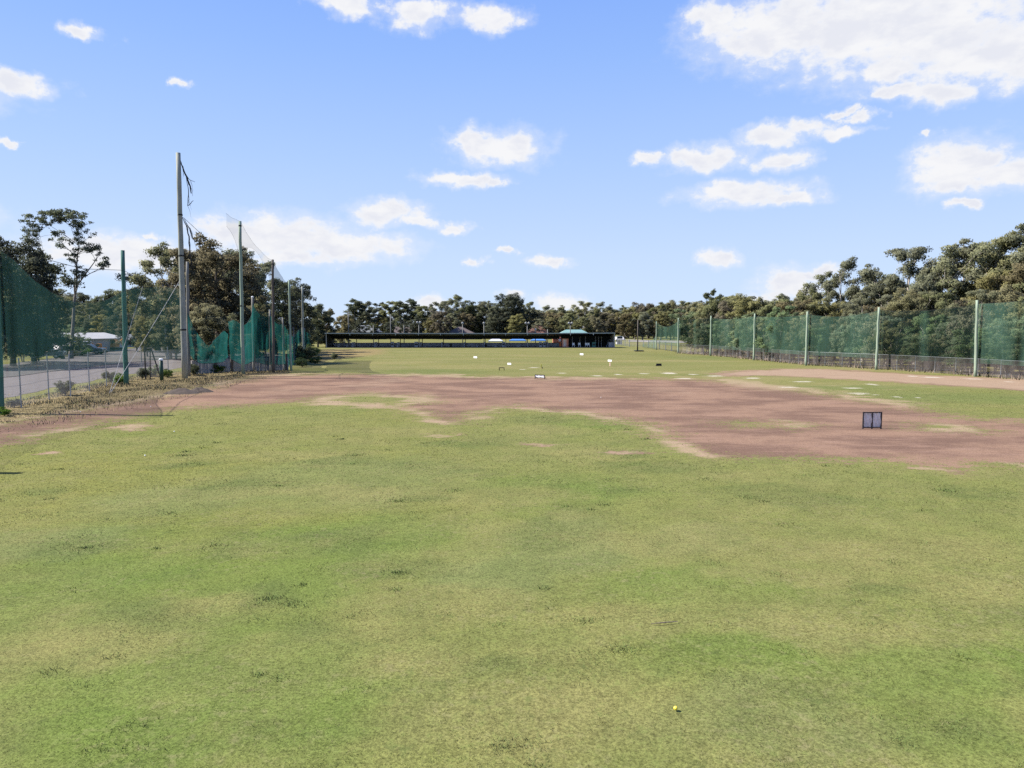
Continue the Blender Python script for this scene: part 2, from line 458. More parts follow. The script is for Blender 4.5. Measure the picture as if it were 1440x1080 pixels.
# ground sheet: one tensor grid that reaches the horizon
def axis(segs):
    a = [segs[0][0]]
    for s0, s1, st in segs:
        n = max(1, int(round((s1 - s0) / st)))
        a += [s0 + (s1 - s0) * (i + 1) / n for i in range(n)]
    return np.array(a)
gx = axis([(-2500, -400, 300), (-400, -120, 20), (-120, -50, 2.0), (-50, -32, .6), (-32, 42, .25), (42, 62, .8), (62, 140, 3), (140, 400, 20), (400, 2500, 300)])
gy = axis([(-200, -20, 20), (-20, 3, 1.5), (3, 26, .2), (26, 48, .35), (48, 90, .6), (90, 160, 1.2), (160, 320, 6), (320, 900, 50), (900, 3200, 300)])
GX, GY = np.meshgrid(gx, gy)
def gz(x, y):
    return (.05 * (fbm(x, y, 6, 3, 200) - .5) + .10 * (fbm(x, y, 25, 2, 201) - .5)) * sm(4, 8, y) * (1 - sm(120, 150, y)) * sm(-22, -17, x)
V = np.stack([GX.ravel(), GY.ravel(), gz(GX, GY).ravel()], 1)
nx, ny = len(gx), len(gy)
I = np.arange(nx * ny).reshape(ny, nx)
Fq = np.stack([I[:-1, :-1].ravel(), I[:-1, 1:].ravel(), I[1:, 1:].ravel(), I[1:, :-1].ravel()], 1)
gme = arr_mesh('ground', V, Fq, True)
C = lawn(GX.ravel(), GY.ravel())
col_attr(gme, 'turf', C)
dm, tm, wm, bm_ = masks(GX.ravel(), GY.ravel())
col_attr(gme, 'wear', np.stack([dm, tm, wm, bm_], 1))

m, nt = new_mat('field')
pos = nt.n('ShaderNodeNewGeometry').outputs['Position']
turf = nt.n('ShaderNodeAttribute', attribute_name='turf').outputs['Color']
wearn = nt.n('ShaderNodeAttribute', attribute_name='wear')
sep = nt.n('ShaderNodeSeparateColor', {0: wearn.outputs['Color']})
dirt, tan, white = sep.outputs[0], sep.outputs[1], sep.outputs[2]
dry = wearn.outputs['Alpha']
nA = nt.noise(pos, 2.2, 6, .65)
nB = nt.noise(pos, 14, 5, .65)
nC = nt.noise(pos, 55, 3, .6)
nD = nt.noise(pos, .5, 5, .6)
mpx = nt.n('ShaderNodeMapping', {'Vector': pos, 'Scale': (.35, 1.6, 1)}).outputs[0]
nS = nt.noise(mpx, 1.1, 6, .65)
# turf: fine blade-scale light and dark
nE = nt.noise(pos, 26, 4, .7)
nG = nt.noise(pos, 8, 6, .7)
fine = nt.math('ADD', nt.math('MULTIPLY', nE, .45), nt.math('ADD', nt.math('MULTIPLY', nC, .30), nt.math('MULTIPLY', nG, .25)))
tv = nt.ramp(fine, .36, .64, .50, 1.45)
turfc = nt.mix(1.0, turf, nt.n('ShaderNodeCombineColor', {0: tv, 1: tv, 2: tv}).outputs[0], 'MULTIPLY')
turfc = nt.mix(nt.ramp(nG, .52, .66, 0, .40), turfc, (.098, .128, .034))
nM = nt.noise(pos, 4.5, 7, .72)
nK = nt.noise(pos, 1.3, 7, .68)
clump = nt.math('MULTIPLY', nt.ramp(nM, .50, .66), nt.ramp(nK, .46, .60))
turfc = nt.mix(nt.math('MULTIPLY', clump, .55), turfc, (.052, .070, .022))
thin = nt.math('MULTIPLY', nt.ramp(nt.noise(pos, 6.5, 6, .7), .50, .68), nt.ramp(nD, .42, .62))
turfc = nt.mix(nt.math('MULTIPLY', thin, .5), turfc, (.185, .160, .085))
turfc = nt.mix(nt.ramp(nB, .55, .75, 0, .3), turfc, (.16, .145, .070))
# dry bank
dryc = nt.mix(nt.ramp(nA, .35, .65), (.125, .095, .045), (.23, .185, .095))
turfc = nt.mix(nt.ramp(nt.math('ADD', dry, nt.math('MULTIPLY', nt.math('SUBTRACT', nA, .5), .6)), .4, .62), turfc, dryc)
# bare earth
nP = nt.noise(nt.n('ShaderNodeMapping', {'Vector': pos, 'Scale': (.6, 1.0, 1)}).outputs[0], .35, 6, .65)
nR = nt.noise(nt.n('ShaderNodeMapping', {'Vector': pos, 'Scale': (.5, 1.4, 1), 'Rotation': (0, 0, .25)}).outputs[0], 3.0, 6, .7)
soil = nt.mix(nt.ramp(nP, .40, .60), (.128, .086, .060), (.206, .142, .094))
soil = nt.mix(nt.ramp(nS, .50, .68, 0, .6), soil, (.225, .158, .112))
soil = nt.mix(nt.ramp(nR, .52, .70, 0, .45), soil, (.105, .067, .053))
soil = nt.mix(nt.ramp(nB, .50, .70, 0, .5), soil, (.215, .158, .108))
soil = nt.mix(nt.math('MULTIPLY', nt.ramp(nM, .56, .68), nt.ramp(nP, .46, .58, 0, .6)), soil, (.21, .175, .105))
peb = nt.n('ShaderNodeTexVoronoi', {'Vector': pos, 'Scale': 9.0}).outputs[0]
soil = nt.mix(nt.math('MULTIPLY', nt.ramp(peb, .16, .08), nt.ramp(nR, .45, .6, 0, .7)), soil, (.30, .25, .20))
sv = nt.ramp(nE, .38, .62, .82, 1.16)
soil = nt.mix(1.0, soil, nt.n('ShaderNodeCombineColor', {0: nt.math('MULTIPLY', sv, .93), 1: nt.math('MULTIPLY', sv, .85), 2: nt.math('MULTIPLY', sv, .88)}).outputs[0], 'MULTIPLY')
tanf = nt.ramp(nt.math('ADD', tan, nt.math('MULTIPLY', nt.math('SUBTRACT', nS, .5), 1.0)), .35, .85)
soil = nt.mix(tanf, soil, nt.mix(nt.ramp(nB, .3, .7), (.205, .142, .098), (.275, .2, .135)))
tan_g = nt.math('MULTIPLY', nt.ramp(nt.math('ADD', tan, nt.math('MULTIPLY', nt.math('SUBTRACT', nS, .5), 1.3)), .45, .9), .75)
turfc = nt.mix(tan_g, turfc, (.245, .185, .115))
edge = nt.math('ADD', dirt, nt.math('ADD', nt.math('MULTIPLY', nt.math('SUBTRACT', nM, .5), 1.4), nt.math('MULTIPLY', nt.math('SUBTRACT', nB, .5), .9)))
edge = nt.math('ADD', edge, nt.math('MULTIPLY', nt.math('SUBTRACT', nS, .5), .8))
df = nt.ramp(edge, .38, .66)
colr = nt.mix(df, turfc, soil)
wf = nt.math('MULTIPLY', nt.ramp(nt.math('ADD', white, nt.math('ADD', nt.math('MULTIPLY', nt.math('SUBTRACT', nM, .5), 1.6), nt.math('MULTIPLY', nt.math('SUBTRACT', nS, .5), 1.4))), .5, 1.0), .8)
colr = nt.mix(wf, colr, (.40, .36, .30))
bs = nt.n('ShaderNodeBsdfPrincipled', {'Base Color': colr, 'Roughness': .95, 'Specular IOR Level': .05})
bmp = nt.n('ShaderNodeBump', {'Height': nt.math('ADD', nt.math('MULTIPLY', nA, .6), nt.math('ADD', nB, nt.math('MULTIPLY', nC, .5))), 'Strength': .35, 'Distance': .03})
nt.t.links.new(bmp.outputs[0], bs.inputs['Normal'])
out(nt, bs.outputs[0])
g = link_mesh('ground', gme, m)
tag(g, kind='structure')

# ------------------------------------------------------------------ grass blades (nobody could count them)
def blade_mesh(name, X, Y, Z0, h, w, lean, colr):
    n = len(X)
    a = rng.uniform(0, 2 * PI, n); b = rng.uniform(0, 2 * PI, n)
    dx, dy = np.cos(a) * w / 2, np.sin(a) * w / 2
    lx, ly = np.cos(b) * lean * h, np.sin(b) * lean * h
    V = np.empty((n, 3, 3), np.float32)
    V[:, 0] = np.stack([X - dx, Y - dy, Z0 - .004], 1)
    V[:, 1] = np.stack([X + dx, Y + dy, Z0 - .004], 1)
    V[:, 2] = np.stack([X + lx, Y + ly, Z0 + h], 1)
    me = arr_mesh(name, V.reshape(-1, 3), np.arange(3 * n).reshape(n, 3))
    col_attr(me, 'blade', np.repeat(colr, 3, 0))
    return me

def blade_mat(name):
    m, nt = new_mat(name)
    c = nt.n('ShaderNodeAttribute', attribute_name='blade').outputs['Color']
    up = nt.n('ShaderNodeCombineXYZ', {2: 1.0}).outputs[0]
    nn = nt.n('ShaderNodeNewGeometry').outputs['Normal']
    mixn = nt.n('ShaderNodeVectorMath', {0: nt.n('ShaderNodeVectorMath', {0: nn, 3: .15}, operation='SCALE').outputs[0], 1: up}, operation='ADD').outputs[0]
    mixn = nt.n('ShaderNodeVectorMath', {0: mixn}, operation='NORMALIZE').outputs[0]
    d = nt.n('ShaderNodeBsdfDiffuse', {'Color': c, 'Normal': mixn}).outputs[0]
    out(nt, d)
    return m
M['blade'] = blade_mat('grass_blades')

def scatter(n, y0, y1, power, half=.80, pad=3):
    """places on the lawn, thinning out with distance"""
    u = rng.uniform(0, 1, n)
    k = 1 - power
    Y = (y0 ** k + u * (y1 ** k - y0 ** k)) ** (1 / k)
    X = rng.uniform(-1, 1, n) * (half * Y + pad)
    return X, Y
X, Y = scatter(420000, 4.6, 46, 1.25)
dmk, tmk, wmk, bmk = masks(X, Y)
keep = (dmk + .9 * (fbm(X, Y, .5, 4, 301) - .5) + rng.uniform(-.22, .22, len(X))) < .46
keep &= (X > -24) & (X < 40)
X, Y = X[keep], Y[keep]
c = lawn(X, Y)
n = len(X)
dist = np.hypot(Y, H)
val = rng.uniform(.66, 1.42, n)[:, None]
stw = (rng.uniform(0, 1, n) < .12)[:, None]
c = np.where(stw, np.array([.190, .175, .085]) * rng.uniform(.85, 1.1, n)[:, None], c * val)
tall = 1 + .7 * sm(.55, .75, fbm(X, Y, .7, 3, 305)) + 1.3 * np.clip(ell(X, Y, DARKS), 0, 1) * fbm(X, Y, .3, 3, 306)
h = rng.uniform(.006, .016, n) * tall * np.clip(dist / 14, .8, 1.5)
w = rng.uniform(.004, .008, n) * np.clip(dist / 8, .9, 4.5)
# rank tufts and weeds standing in the turf
tx, ty = [], []
spots = [G(884, 912), G(870, 914), G(500, 640), G(640, 690), G(560, 705), G(120, 770), G(700, 1050), G(735, 1045), G(255, 640), G(380, 842), G(410, 850), G(560, 805), G(1330, 690), G(1050, 700)]
sxs, sys_ = scatter(190, 6, 34, 1.2)
for qx, qy in spots * 3 + list(zip(sxs, sys_)):
    if masks(np.array([qx]), np.array([qy]))[0][0] > .4: continue
    k = int(rng.integers(20, 70)); rr = rng.uniform(.04, .16)
    tx.append(qx + rng.normal(0, rr * 1.4, k)); ty.append(qy + rng.normal(0, rr, k))
tx = np.concatenate(tx); ty = np.concatenate(ty); k = len(tx)
tc_ = lawn(tx, ty) * .35 + np.array([.070, .100, .034]) * rng.uniform(.75, 1.25, k)[:, None]
X = np.r_[X, tx]; Y = np.r_[Y, ty]; c = np.concatenate([c, tc_])
h = np.r_[h, rng.uniform(.02, .055, k)]; w = np.r_[w, rng.uniform(.005, .010, k) * np.clip(np.hypot(ty, H) / 9, .9, 3)]; n = len(X)
me = blade_mesh('grass', X, Y, gz(X, Y), h, w, np.r_[rng.uniform(.6, 2.6, n - k), rng.uniform(.3, 1.4, k)], c)
tag(link_mesh('grass', me, M['blade']), 'short patchy green lawn grass over the near half of the field', 'grass', kind='stuff')

# long dry grass on the left bank
n = 110000
bx = rng.uniform(-34, -14, n); by = rng.uniform(24, 66, n)
s = sdist(bx + .8 * (fbm(bx, by, 1.5, 3, 310) - .5), by, DRYBANK)
keep = (s > -.9 + 1.0 * fbm(bx, by, .8, 3, 311)) | ((s > -2.6) & (rng.uniform(0, 1, n) < .12))
X, Y, s = bx[keep], by[keep], s[keep]
n = len(X)
base = np.array([.235, .185, .095]); br = np.array([.175, .125, .07]); gr = np.array([.125, .13, .05])
f1 = fbm(X, Y, 2.2, 3, 320)[:, None]; f2 = rng.uniform(0, 1, n)[:, None]
c = np.where(f2 < .74, base, np.where(f2 < .87, br, gr)) * (.8 + .45 * f1) * rng.uniform(.8, 1.2, n)[:, None]
h = rng.uniform(.03, .13, n) * (.3 + 1.5 * sm(.4, .7, fbm(X, Y, 1.6, 4, 322)))
me = blade_mesh('dry_grass', X, Y, gz(X, Y), h, rng.uniform(.015, .035, n), rng.uniform(.1, .8, n), c)
tag(link_mesh('dry_grass', me, M['blade']), 'long straw coloured grass growing on the bank along the left wire fence', 'grass', kind='stuff')

# dry litter and rank grass under the right hand wood and along its fence
n = 40000
bx = rng.uniform(18, 60, n); by = rng.uniform(44, 125, n)
RF = PX((1700, 556), (1440, 535), (1373, 529.5), (1234, 519.5), (1134, 513.5), (1060, 506), (999, 500), (952, 497))
sd = sdist(bx, by, RF + [(60, 140), (90, 100), (90, 40)])
keep = (sd > -.5) & (sd < 7 * rng.uniform(0, 1, n) + .4)
X, Y = bx[keep], by[keep]; n = len(X)
c = np.where(rng.uniform(0, 1, n)[:, None] < .7, np.array([.21, .16, .12]), np.array([.11, .105, .06])) * rng.uniform(.7, 1.3, n)[:, None]
me = blade_mesh('leaf_litter', X, Y, np.zeros(n), rng.uniform(.08, .55, n), rng.uniform(.03, .08, n), rng.uniform(.1, .7, n), c)
tag(link_mesh('rank_grass', me, M['blade']), 'brown rank grass and litter under the trees behind the right mesh fence', 'grass', kind='stuff')

# ------------------------------------------------------------------ car park and far track
def sheet(name, poly, z, mat, seg=1.5, jit=.35):
    pts = []
    n = len(poly)
    for i in range(n):
        a = Vector(poly[i] + (0,)); b = Vector(poly[(i + 1) % n] + (0,))
        k = max(1, int((b - a).length / seg))
        for j in range(k):
            p = a.lerp(b, j / k)
            pts.append((p.x + random.uniform(-jit, jit), p.y + random.uniform(-jit, jit), z))
    me = bpy.data.meshes.new(name)
    me.from_pydata(pts, [], [tuple(range(len(pts)))])
    me.update()
    return tag(link_mesh(name, me, mat), kind='structure')
m, nt = new_mat('gravel')
pos = nt.n('ShaderNodeNewGeometry').outputs['Position']
a = nt.noise(pos, 1.2, 6, .7); b = nt.noise(pos, 20, 4, .6)
c_ = nt.mix(nt.ramp(a, .3, .7), (.088, .079, .075), (.130, .117, .110))
c_ = nt.mix(nt.ramp(b, .4, .7, 0, .5), c_, (.18, .165, .155))
out(nt, nt.n('ShaderNodeBsdfPrincipled', {'Base Color': c_, 'Roughness': .95, 'Specular IOR Level': .1}).outputs[0])
M['gravel'] = m
sheet('car_park', PX((-420, 600), (0, 562), (60, 548), (110, 540), (175, 527), (250, 518), (330, 512), (395, 507), (395, 497), (300, 491), (240, 488), (160, 491), (60, 506), (0, 513), (-420, 540)), .012, M['gravel'])
M['pale_track'] = plain('pale_track_gravel', (.22, .20, .17), .95, var=.15, scale=.3)
sheet('track', PX((885, 480.5), (985, 483), (985, 480), (885, 477.5)), .03, M['pale_track'], 4, .6)

# ------------------------------------------------------------------ trees
def tubes_np(): return MB()

def make_tree(name, seed, h, r0, lobes, tips_per, cl_r, leaves, leaf=(.34, .13), clear=.3, bark='bark_grey', leafm='leaf_gum', stems=1, flat=.65, lean=.03, low=None):
    """builds trunk (with limbs) and crown meshes.  lobes: (x, y, z, rx, ry, rz, weight) as fractions of the height"""
    r = random.Random(seed); g = np.random.default_rng(seed)
    tb = MB(); tb.smooth = True
    trunks = []
    for s in range(stems):
        ang = 2 * PI * s / max(1, stems) + r.uniform(0, 1)
        off = 0 if stems == 1 else .02 * h
        sp = lean if stems == 1 else .10
        pts = []
        hh = h * (.86 if s == 0 else r.uniform(.62, .82))
        bx, by = math.cos(ang) * off, math.sin(ang) * off
        ax, ay = math.cos(ang) * sp, math.sin(ang) * sp
        for i in range(8):
            t = i / 7
            pts.append(Vector((bx + ax * hh * t + r.uniform(-.012, .012) * h * min(1, t * 3), by + ay * hh * t + r.uniform(-.012, .012) * h * min(1, t * 3), hh * t - (.15 if i == 0 else 0))))
        rr = r0 * (1 if s == 0 else .75)
        rad = [rr * (1.25 if i == 0 else (1 - .88 * (i / 7))) for i in range(8)]
        tb.tube(pts, rad, 7, cap=False)
        trunks.append((pts, rad))
    tips = []
    tw = sum(l[6] for l in lobes)
    for l in lobes:
        k = max(1, round(tips_per * l[6] / tw))
        for _ in range(k):
            while True:
                p = np.array([r.uniform(-1, 1), r.uniform(-1, 1), r.uniform(-1, 1)])
                if p @ p <= 1 and r.random() < .35 + .65 * math.sqrt(p @ p): break
            tips.append(Vector(((l[0] + p[0] * l[3]) * h, (l[1] + p[1] * l[4]) * h, (l[2] + p[2] * l[5]) * h)))
    # limbs: each tip hangs on a branch from the nearest stem
    limbs = []
    for tip in tips:
        best = None
        for pts, rad in trunks:
            zt = max(clear * h * .8, tip.z - .9 * math.hypot(tip.x, tip.y) - .04 * h)
            zt = min(zt, pts[-1].z * .97)
            tt = zt / pts[-1].z * 7
            i = min(6, max(0, int(tt)))
            q = pts[i].lerp(pts[i + 1], min(1, max(0, tt - i)))
            rad_q = rad[i] + (rad[i + 1] - rad[i]) * (tt - i)
            d = (tip - q).length
            if best is None or d < best[0]: best = (d, q, rad_q)
        d, q, rq = best
        for (lp, lr) in limbs:              # join a nearer limb when there is one
            for j in range(1, 4):
                dd = (tip - lp[j]).length
                if dd < d * .62 and lp[j].z < tip.z - .02 * h:
                    d, q, rq = dd, lp[j], lr[j]
        midp = q.lerp(tip, .5) + Vector((r.uniform(-.06, .06), r.uniform(-.06, .06), r.uniform(-.02, .09))) * d
        m1 = q.lerp(midp, .5) + Vector((r.uniform(-.03, .03), r.uniform(-.03, .03), .02)) * d
        m2 = midp.lerp(tip, .55)
        rb = min(rq * .75, .012 * d + .012 * h * .25)
        rb = max(rb, .02)
        lp = [q, m1, m2, tip]; lr = [rb, rb * .8, rb * .5, rb * .22]
        tb.tube(lp, lr, 5, cap=False)
        limbs.append((lp, lr))
    # crown: leaf sized faces spread through clumps round every tip
    P = []; Nn = []; T = []
    for tip in tips:
        rc = cl_r * h * r.uniform(.6, 1.3)
        k = int(leaves * (rc / (cl_r * h)) ** 2)
        d = g.normal(size=(k, 3)); d /= np.linalg.norm(d, axis=1)[:, None] + 1e-9
        rad = rc * (.35 + .65 * g.uniform(0, 1, k) ** .6)
        # uneven, lumpy clump
        lump = 1 + .35 * np.sin(d[:, 0] * 3.1 + seed + tip.x) * np.sin(d[:, 1] * 3.7 + tip.y) + .2 * np.sin(d[:, 2] * 5 + tip.z)
        p = d * (rad * lump)[:, None] * np.array([1, 1, flat])
        kp = (d[:, 2] > -.25) | (g.uniform(0, 1, k) < .42)
        p = p[kp]; d = d[kp]
        P.append(p + np.array(tip)); Nn.append(d)
        T.append(np.clip(g.normal(.45, .15, len(p)) + r.uniform(-.18, .18), 0, 1))
    P = np.concatenate(P); Nn = np.concatenate(Nn); T = np.concatenate(T)
    kp = P[:, 2] > .15
    P, Nn, T = P[kp], Nn[kp], T[kp]
    k = len(P)
    nrm = Nn * .75 + g.normal(size=(k, 3)) * .75
    nrm /= np.linalg.norm(nrm, axis=1)[:, None]
    ax = g.normal(size=(k, 3)) * .8 + np.array([0, 0, -.8])
    ax -= nrm * np.sum(ax * nrm, 1)[:, None]
    ax /= np.linalg.norm(ax, axis=1)[:, None] + 1e-9
    bx = np.cross(nrm, ax)
    L = (leaf[0] * g.uniform(.6, 1.4, k))[:, None]; W = (leaf[1] * g.uniform(.6, 1.4, k))[:, None]
    Vv = np.empty((k, 4, 3), np.float32)
    Vv[:, 0] = P - ax * L * .5
    Vv[:, 1] = P + bx * W * .5 - ax * L * .05
    Vv[:, 2] = P + ax * L * .5
    Vv[:, 3] = P - bx * W * .5 + ax * L * .05
    cme = arr_mesh(name + '_crown', Vv.reshape(-1, 3), np.arange(4 * k).reshape(k, 4))
    cme.materials.append(M[leafm])
    CN = Nn * .75 + np.array([0, 0, .35]) + P * np.array([1, 1, 0]) / (np.hypot(P[:, 0], P[:, 1]).max() + 1e-6) * .35
    CN /= np.linalg.norm(CN, axis=1)[:, None]
    col_attr(cme, 'clump', np.repeat(CN, 4, 0))
    col_attr(cme, 'tint', np.repeat(np.repeat(T[:, None], 3, 1), 4, 0))
    tme = tb.mesh(name + '_trunk'); tme.materials.append(M[bark])
    return (name, tme, cme, h)

def dome(r, n, z0, z1, rad, size, fill=0.0, yk=1.0):
    """lobes spread over (and, by fill, inside) a rounded crown between two heights"""
    ls = []
    for i in range(n):
        t = (i + .5) / n
        a = 2.399963 * i + r.uniform(-.35, .35)
        zz = z0 + (z1 - z0) * t
        q = math.sqrt(max(0, 1 - (2 * max(t, .30) - 1) ** 2 * .92)) * (.75 + .25 * min(1, t * 3))
        rr = rad * q * (1 if r.random() > fill else r.uniform(.1, .7))
        s = size * r.uniform(.75, 1.3)
        ls.append((math.cos(a) * rr, math.sin(a) * rr * yk, zz + r.uniform(-.03, .03), s, s, s * .8, r.uniform(.7, 1.3)))
    return ls

TV = {}
def variants():
    for k in range(3):          # broad gums with an open domed crown
        r = random.Random(100 + k)
        TV['gum%d' % k] = make_tree('gum_tree', 100 + k, 14, .26, dome(r, 20, .36, .94, .29, .075, .25), 110, .046, 230, (.27, .12), .25, 'bark_pale', 'leaf_gum', 1 + (k == 1), .8)
    for k in range(3):          # thick rounded trees of the wood
        r = random.Random(200 + k)
        TV['wood%d' % k] = make_tree('wood_tree', 200 + k, 12, .22, dome(r, 30, .14, .93, .28, .095, .45), 160, .054, 200, (.27, .12), .12, 'bark_grey', ('leaf_olive', 'leaf_gum', 'leaf_brown')[k], 1, .85)
    for k in range(3):          # tall slim gums of the back row, bare stems and high tufts
        r = random.Random(300 + k)
        TV['slim%d' % k] = make_tree('slim_gum', 300 + k, 15, .20, dome(r, 13, .45, .94, .15, .055, .3), 72, .040, 190, (.30, .14), .34, 'bark_grey', ('leaf_dark', 'leaf_gum', 'leaf_dark')[k], 1 + (k == 2), .85)
    for k in range(2):          # dense dark trees
        r = random.Random(400 + k)
        TV['dark%d' % k] = make_tree('dark_tree', 400 + k, 13, .25, dome(r, 30, .10, .93, .28, .10, .45), 160, .054, 200, (.29, .13), .10, 'bark_brown', 'leaf_dark', 1, .85)
    r = random.Random(500)      # very tall thin open gum
    lo = [(-.13, 0, .89, .09, .07, .035, 2), (-.05, .02, .94, .08, .07, .03, 2), (.03, .03, .955, .09, .08, .03, 2.2), (.11, -.02, .91, .08, .07, .035, 1.8), (-.17, .02, .80, .035, .05, .06, 1.5), (.13, 0, .84, .05, .05, .03, 1.0), (.17, 0, .72, .06, .06, .03, 1.2), (.20, .02, .64, .05, .05, .03, 1.0), (.12, -.04, .57, .05, .05, .03, 1.1), (-.03, .05, .80, .06, .05, .04, .9), (.06, 0, .68, .04, .04, .03, .7), (.09, .02, .76, .05, .04, .03, .7)]
    TV['tall'] = make_tree('tall_gum', 500, 21, .26, [(a, b, c_, d, e, f * 1.5, w_) for a, b, c_, d, e, f, w_ in lo], 170, .0195, 80, (.26, .11), .42, 'bark_grey', 'leaf_dark', 2, .75)
    for k in range(3):          # saplings and bushes behind the nets
        r = random.Random(600 + k)
        lo = [(r.uniform(-.16, .16), r.uniform(-.16, .16), z, .24, .24, .13, 1) for z in (.26, .36, .5, .64, .78, .88)]
        TV['sap%d' % k] = make_tree('sapling', 600 + k, 6.2, .06, lo, 66, .072, 170, (.19, .08), .12, 'bark_pale', ('leaf_bush', 'leaf_gum', 'leaf_bush')[k], 1 + k, .8)
    r = random.Random(700)      # the big leafy tree behind the left net
    TV['big'] = make_tree('leafy_gum', 700, 15, .34, dome(r, 34, .14, .93, .30, .09, .35), 200, .047, 210, (.32, .15), .10, 'bark_brown', 'leaf_brown', 1, .85)
    for k in range(2):          # low bushes
        r = random.Random(800 + k)
        lo = [(r.uniform(-.4, .4), r.uniform(-.3, .3), r.uniform(.3, .75), .4, .35, .25, 1) for _ in range(6)]
        TV['bush%d' % k] = make_tree('bush', 800 + k, 1.6, .03, lo, 34, .19, 110, (.15, .06), .1, 'bark_brown', ('leaf_shrub', 'leaf_dark')[k], 3, .8)
    r = random.Random(900)
    lo = [(r.uniform(-.1, .1), r.uniform(-.1, .1), z, w, w, .12, 1) for z, w in ((.2, .26), (.35, .28), (.5, .26), (.65, .22), (.8, .16), (.92, .08))]
    TV['cone'] = make_tree('leafy_tree', 900, 9, .16, lo, 90, .06, 180, (.3, .13), .1, 'bark_brown', 'leaf_olive', 1, .9)
variants()

TREES = []
def tree(var, x, y, hgt, label, group, rz=None, cat='tree', z=0.0, wide=1.0, name=None):
    nm, tme, cme, h = TV[var]
    t = empty(name or nm, (x, y, z), random.uniform(0, 2 * PI) if rz is None else rz)
    s = hgt / h
    t.scale = (s * wide, s * wide, s)
    tag(t, label, cat, group)
    for part, me in (('trunk', tme), ('crown', cme)):
        o = bpy.data.objects.new(part, me); COL.objects.link(o); o.parent = t
    TREES.append(t)
    return t

def tree_px(var, px, top, Y, label, group, wide=1.0, rz=None, cat='tree', name=None):
    x, _, z = at(px, top, Y)
    return tree(var, x, Y, z / .985, label, group, rz, cat, 0, wide, name)

LOOK = {'gum': 'broad domed gum', 'wood': 'rounded brownish tree', 'slim': 'slim tufted gum', 'dark': 'dense dark tree', 'sap': 'young sapling'}
ORD = ['first', 'second', 'third', 'fourth', 'fifth', 'sixth', 'seventh', 'eighth', 'ninth', 'tenth', 'eleventh', 'twelfth', 'thirteenth', 'fourteenth', 'fifteenth', 'sixteenth', 'seventeenth', 'eighteenth', 'nineteenth', 'twentieth', 'twenty-first', 'twenty-second']
def look(v): return LOOK[v.rstrip('0123456789')]

def row(items, marks, group, where):
    """items (variant, px, top, Y, wide); marks (right hand limit, words for that stretch): a label says in which stretch a tree shows and which from the left"""
    bins = {}
    for it in sorted(items, key=lambda q: q[1]):
        key = next(w for p, w in marks if it[1] < p)
        bins.setdefault(key, []).append(it)
    for key, its in bins.items():
        for i, (v, px, top, Y, wide) in enumerate(its):
            o = '' if len(its) == 1 else ORD[i] + ' from left '
            tree_px(v, px, top, Y, '%s %s, %s%s' % (look(v), where, o, key), group, wide)

# left, behind the nets
tree_px('tall', 84, 294, 92, 'very tall thin gum with sparse crown standing left of the white shed', 'gums left of the range', 1.12, rz=0.2)
tree_px('dark1', 8, 335, 74, 'dense dark tree at the left picture edge, its flat top sticking up', 'gums left of the range')
tree_px('dark0', 40, 358, 80, 'broad dark tree left of the very tall thin gum', 'gums left of the range', 1.15)
tree_px('dark1', -40, 345, 70, 'dark tree cut by the left picture edge behind the nearest net post', 'gums left of the range')
tree_px('gum0', 60, 400, 108, 'lower dark olive gum just behind the very tall thin gum', 'gums left of the range', 1.1)
tree_px('sap0', 108, 458, 100, 'small wispy sapling in front of the white shed', 'gums left of the range')
tree_px('sap2', 30, 452, 84, 'bushy sapling at the car park edge under the dark trees', 'gums left of the range', 1.3)
tree_px('big', 300, 341, 80, 'big leafy gum behind the sagging green net beside the tallest pole', 'gums left of the range', 1.1, rz=1.0)
for px_, top_, Y_, l_ in ((285, 428, 72, 'leafy sapling behind the low dip of the sagging teal net'), (315, 440, 74, 'leafy sapling right of the net dip'), (345, 430, 78, 'sapling behind the second tall pole foot'), (375, 430, 80, 'sapling behind the dark third tall pole')):
    tree_px('wood0' if px_ in (285, 345) else 'sap1', px_, top_, Y_, l_, 'gums left of the range', 1.2)
tree_px('wood1', 322, 350, 94, 'solid rounded crown right behind the big leafy gum', 'gums left of the range', 1.0)
tree_px('wood2', 274, 349, 96, 'rounded crown close behind the tallest pole', 'gums left of the range', .9)
tree_px('gum1', 232, 345, 92, 'open domed gum left of the tallest pole', 'gums left of the range', 1.05)
tree_px('gum2', 345, 358, 98, 'domed gum between the second pole and the big leafy gum', 'gums left of the range', 1.0)
tree_px('dark0', 268, 362, 100, 'dark tree filling in behind the tallest pole', 'gums left of the range', 1.1)
tree_px('dark1', 385, 392, 108, 'dark dense tree behind the black netting', 'gums left of the range', 1.2)
tree_px('dark0', 415, 395, 118, 'dark tall tree behind the fourth tall pole', 'gums left of the range', .9)
tree_px('wood0', 352, 420, 84, 'brown bushy tree low behind the second tall pole', 'gums left of the range', 1.1)
tree_px('wood1', 245, 432, 90, 'low dark bushy tree behind the net left of the tallest pole', 'gums left of the range', 1.1)
tree_px('wood2', 190, 438, 122, 'low dark mass of tree just right of the middle net post', 'gums left of the range', 1.3)
tree_px('dark1', 222, 424, 118, 'dark tree between the two pale guy ropes', 'gums left of the range', 1.2)
tree_px('wood0', 205, 445, 100, 'low bushy tree behind the two pale guy ropes', 'gums left of the range', 1.1)
tree_px('cone', 458, 439, 154, 'yellowish leafy tree at the left end of the long shelter', 'gums left of the range', 1.2)
tree_px('dark1', 446, 428, 150, 'dark tree behind the yellowish leafy tree', 'gums left of the range', 1.0)
tree_px('wood1', 428, 425, 130, 'brown-green tree behind the fifth tall pole', 'gums left of the range', 1.1)
tree_px('wood2', 484, 442, 165, 'brownish tree just right of the yellowish leafy tree', 'gums left of the range', 1.0)
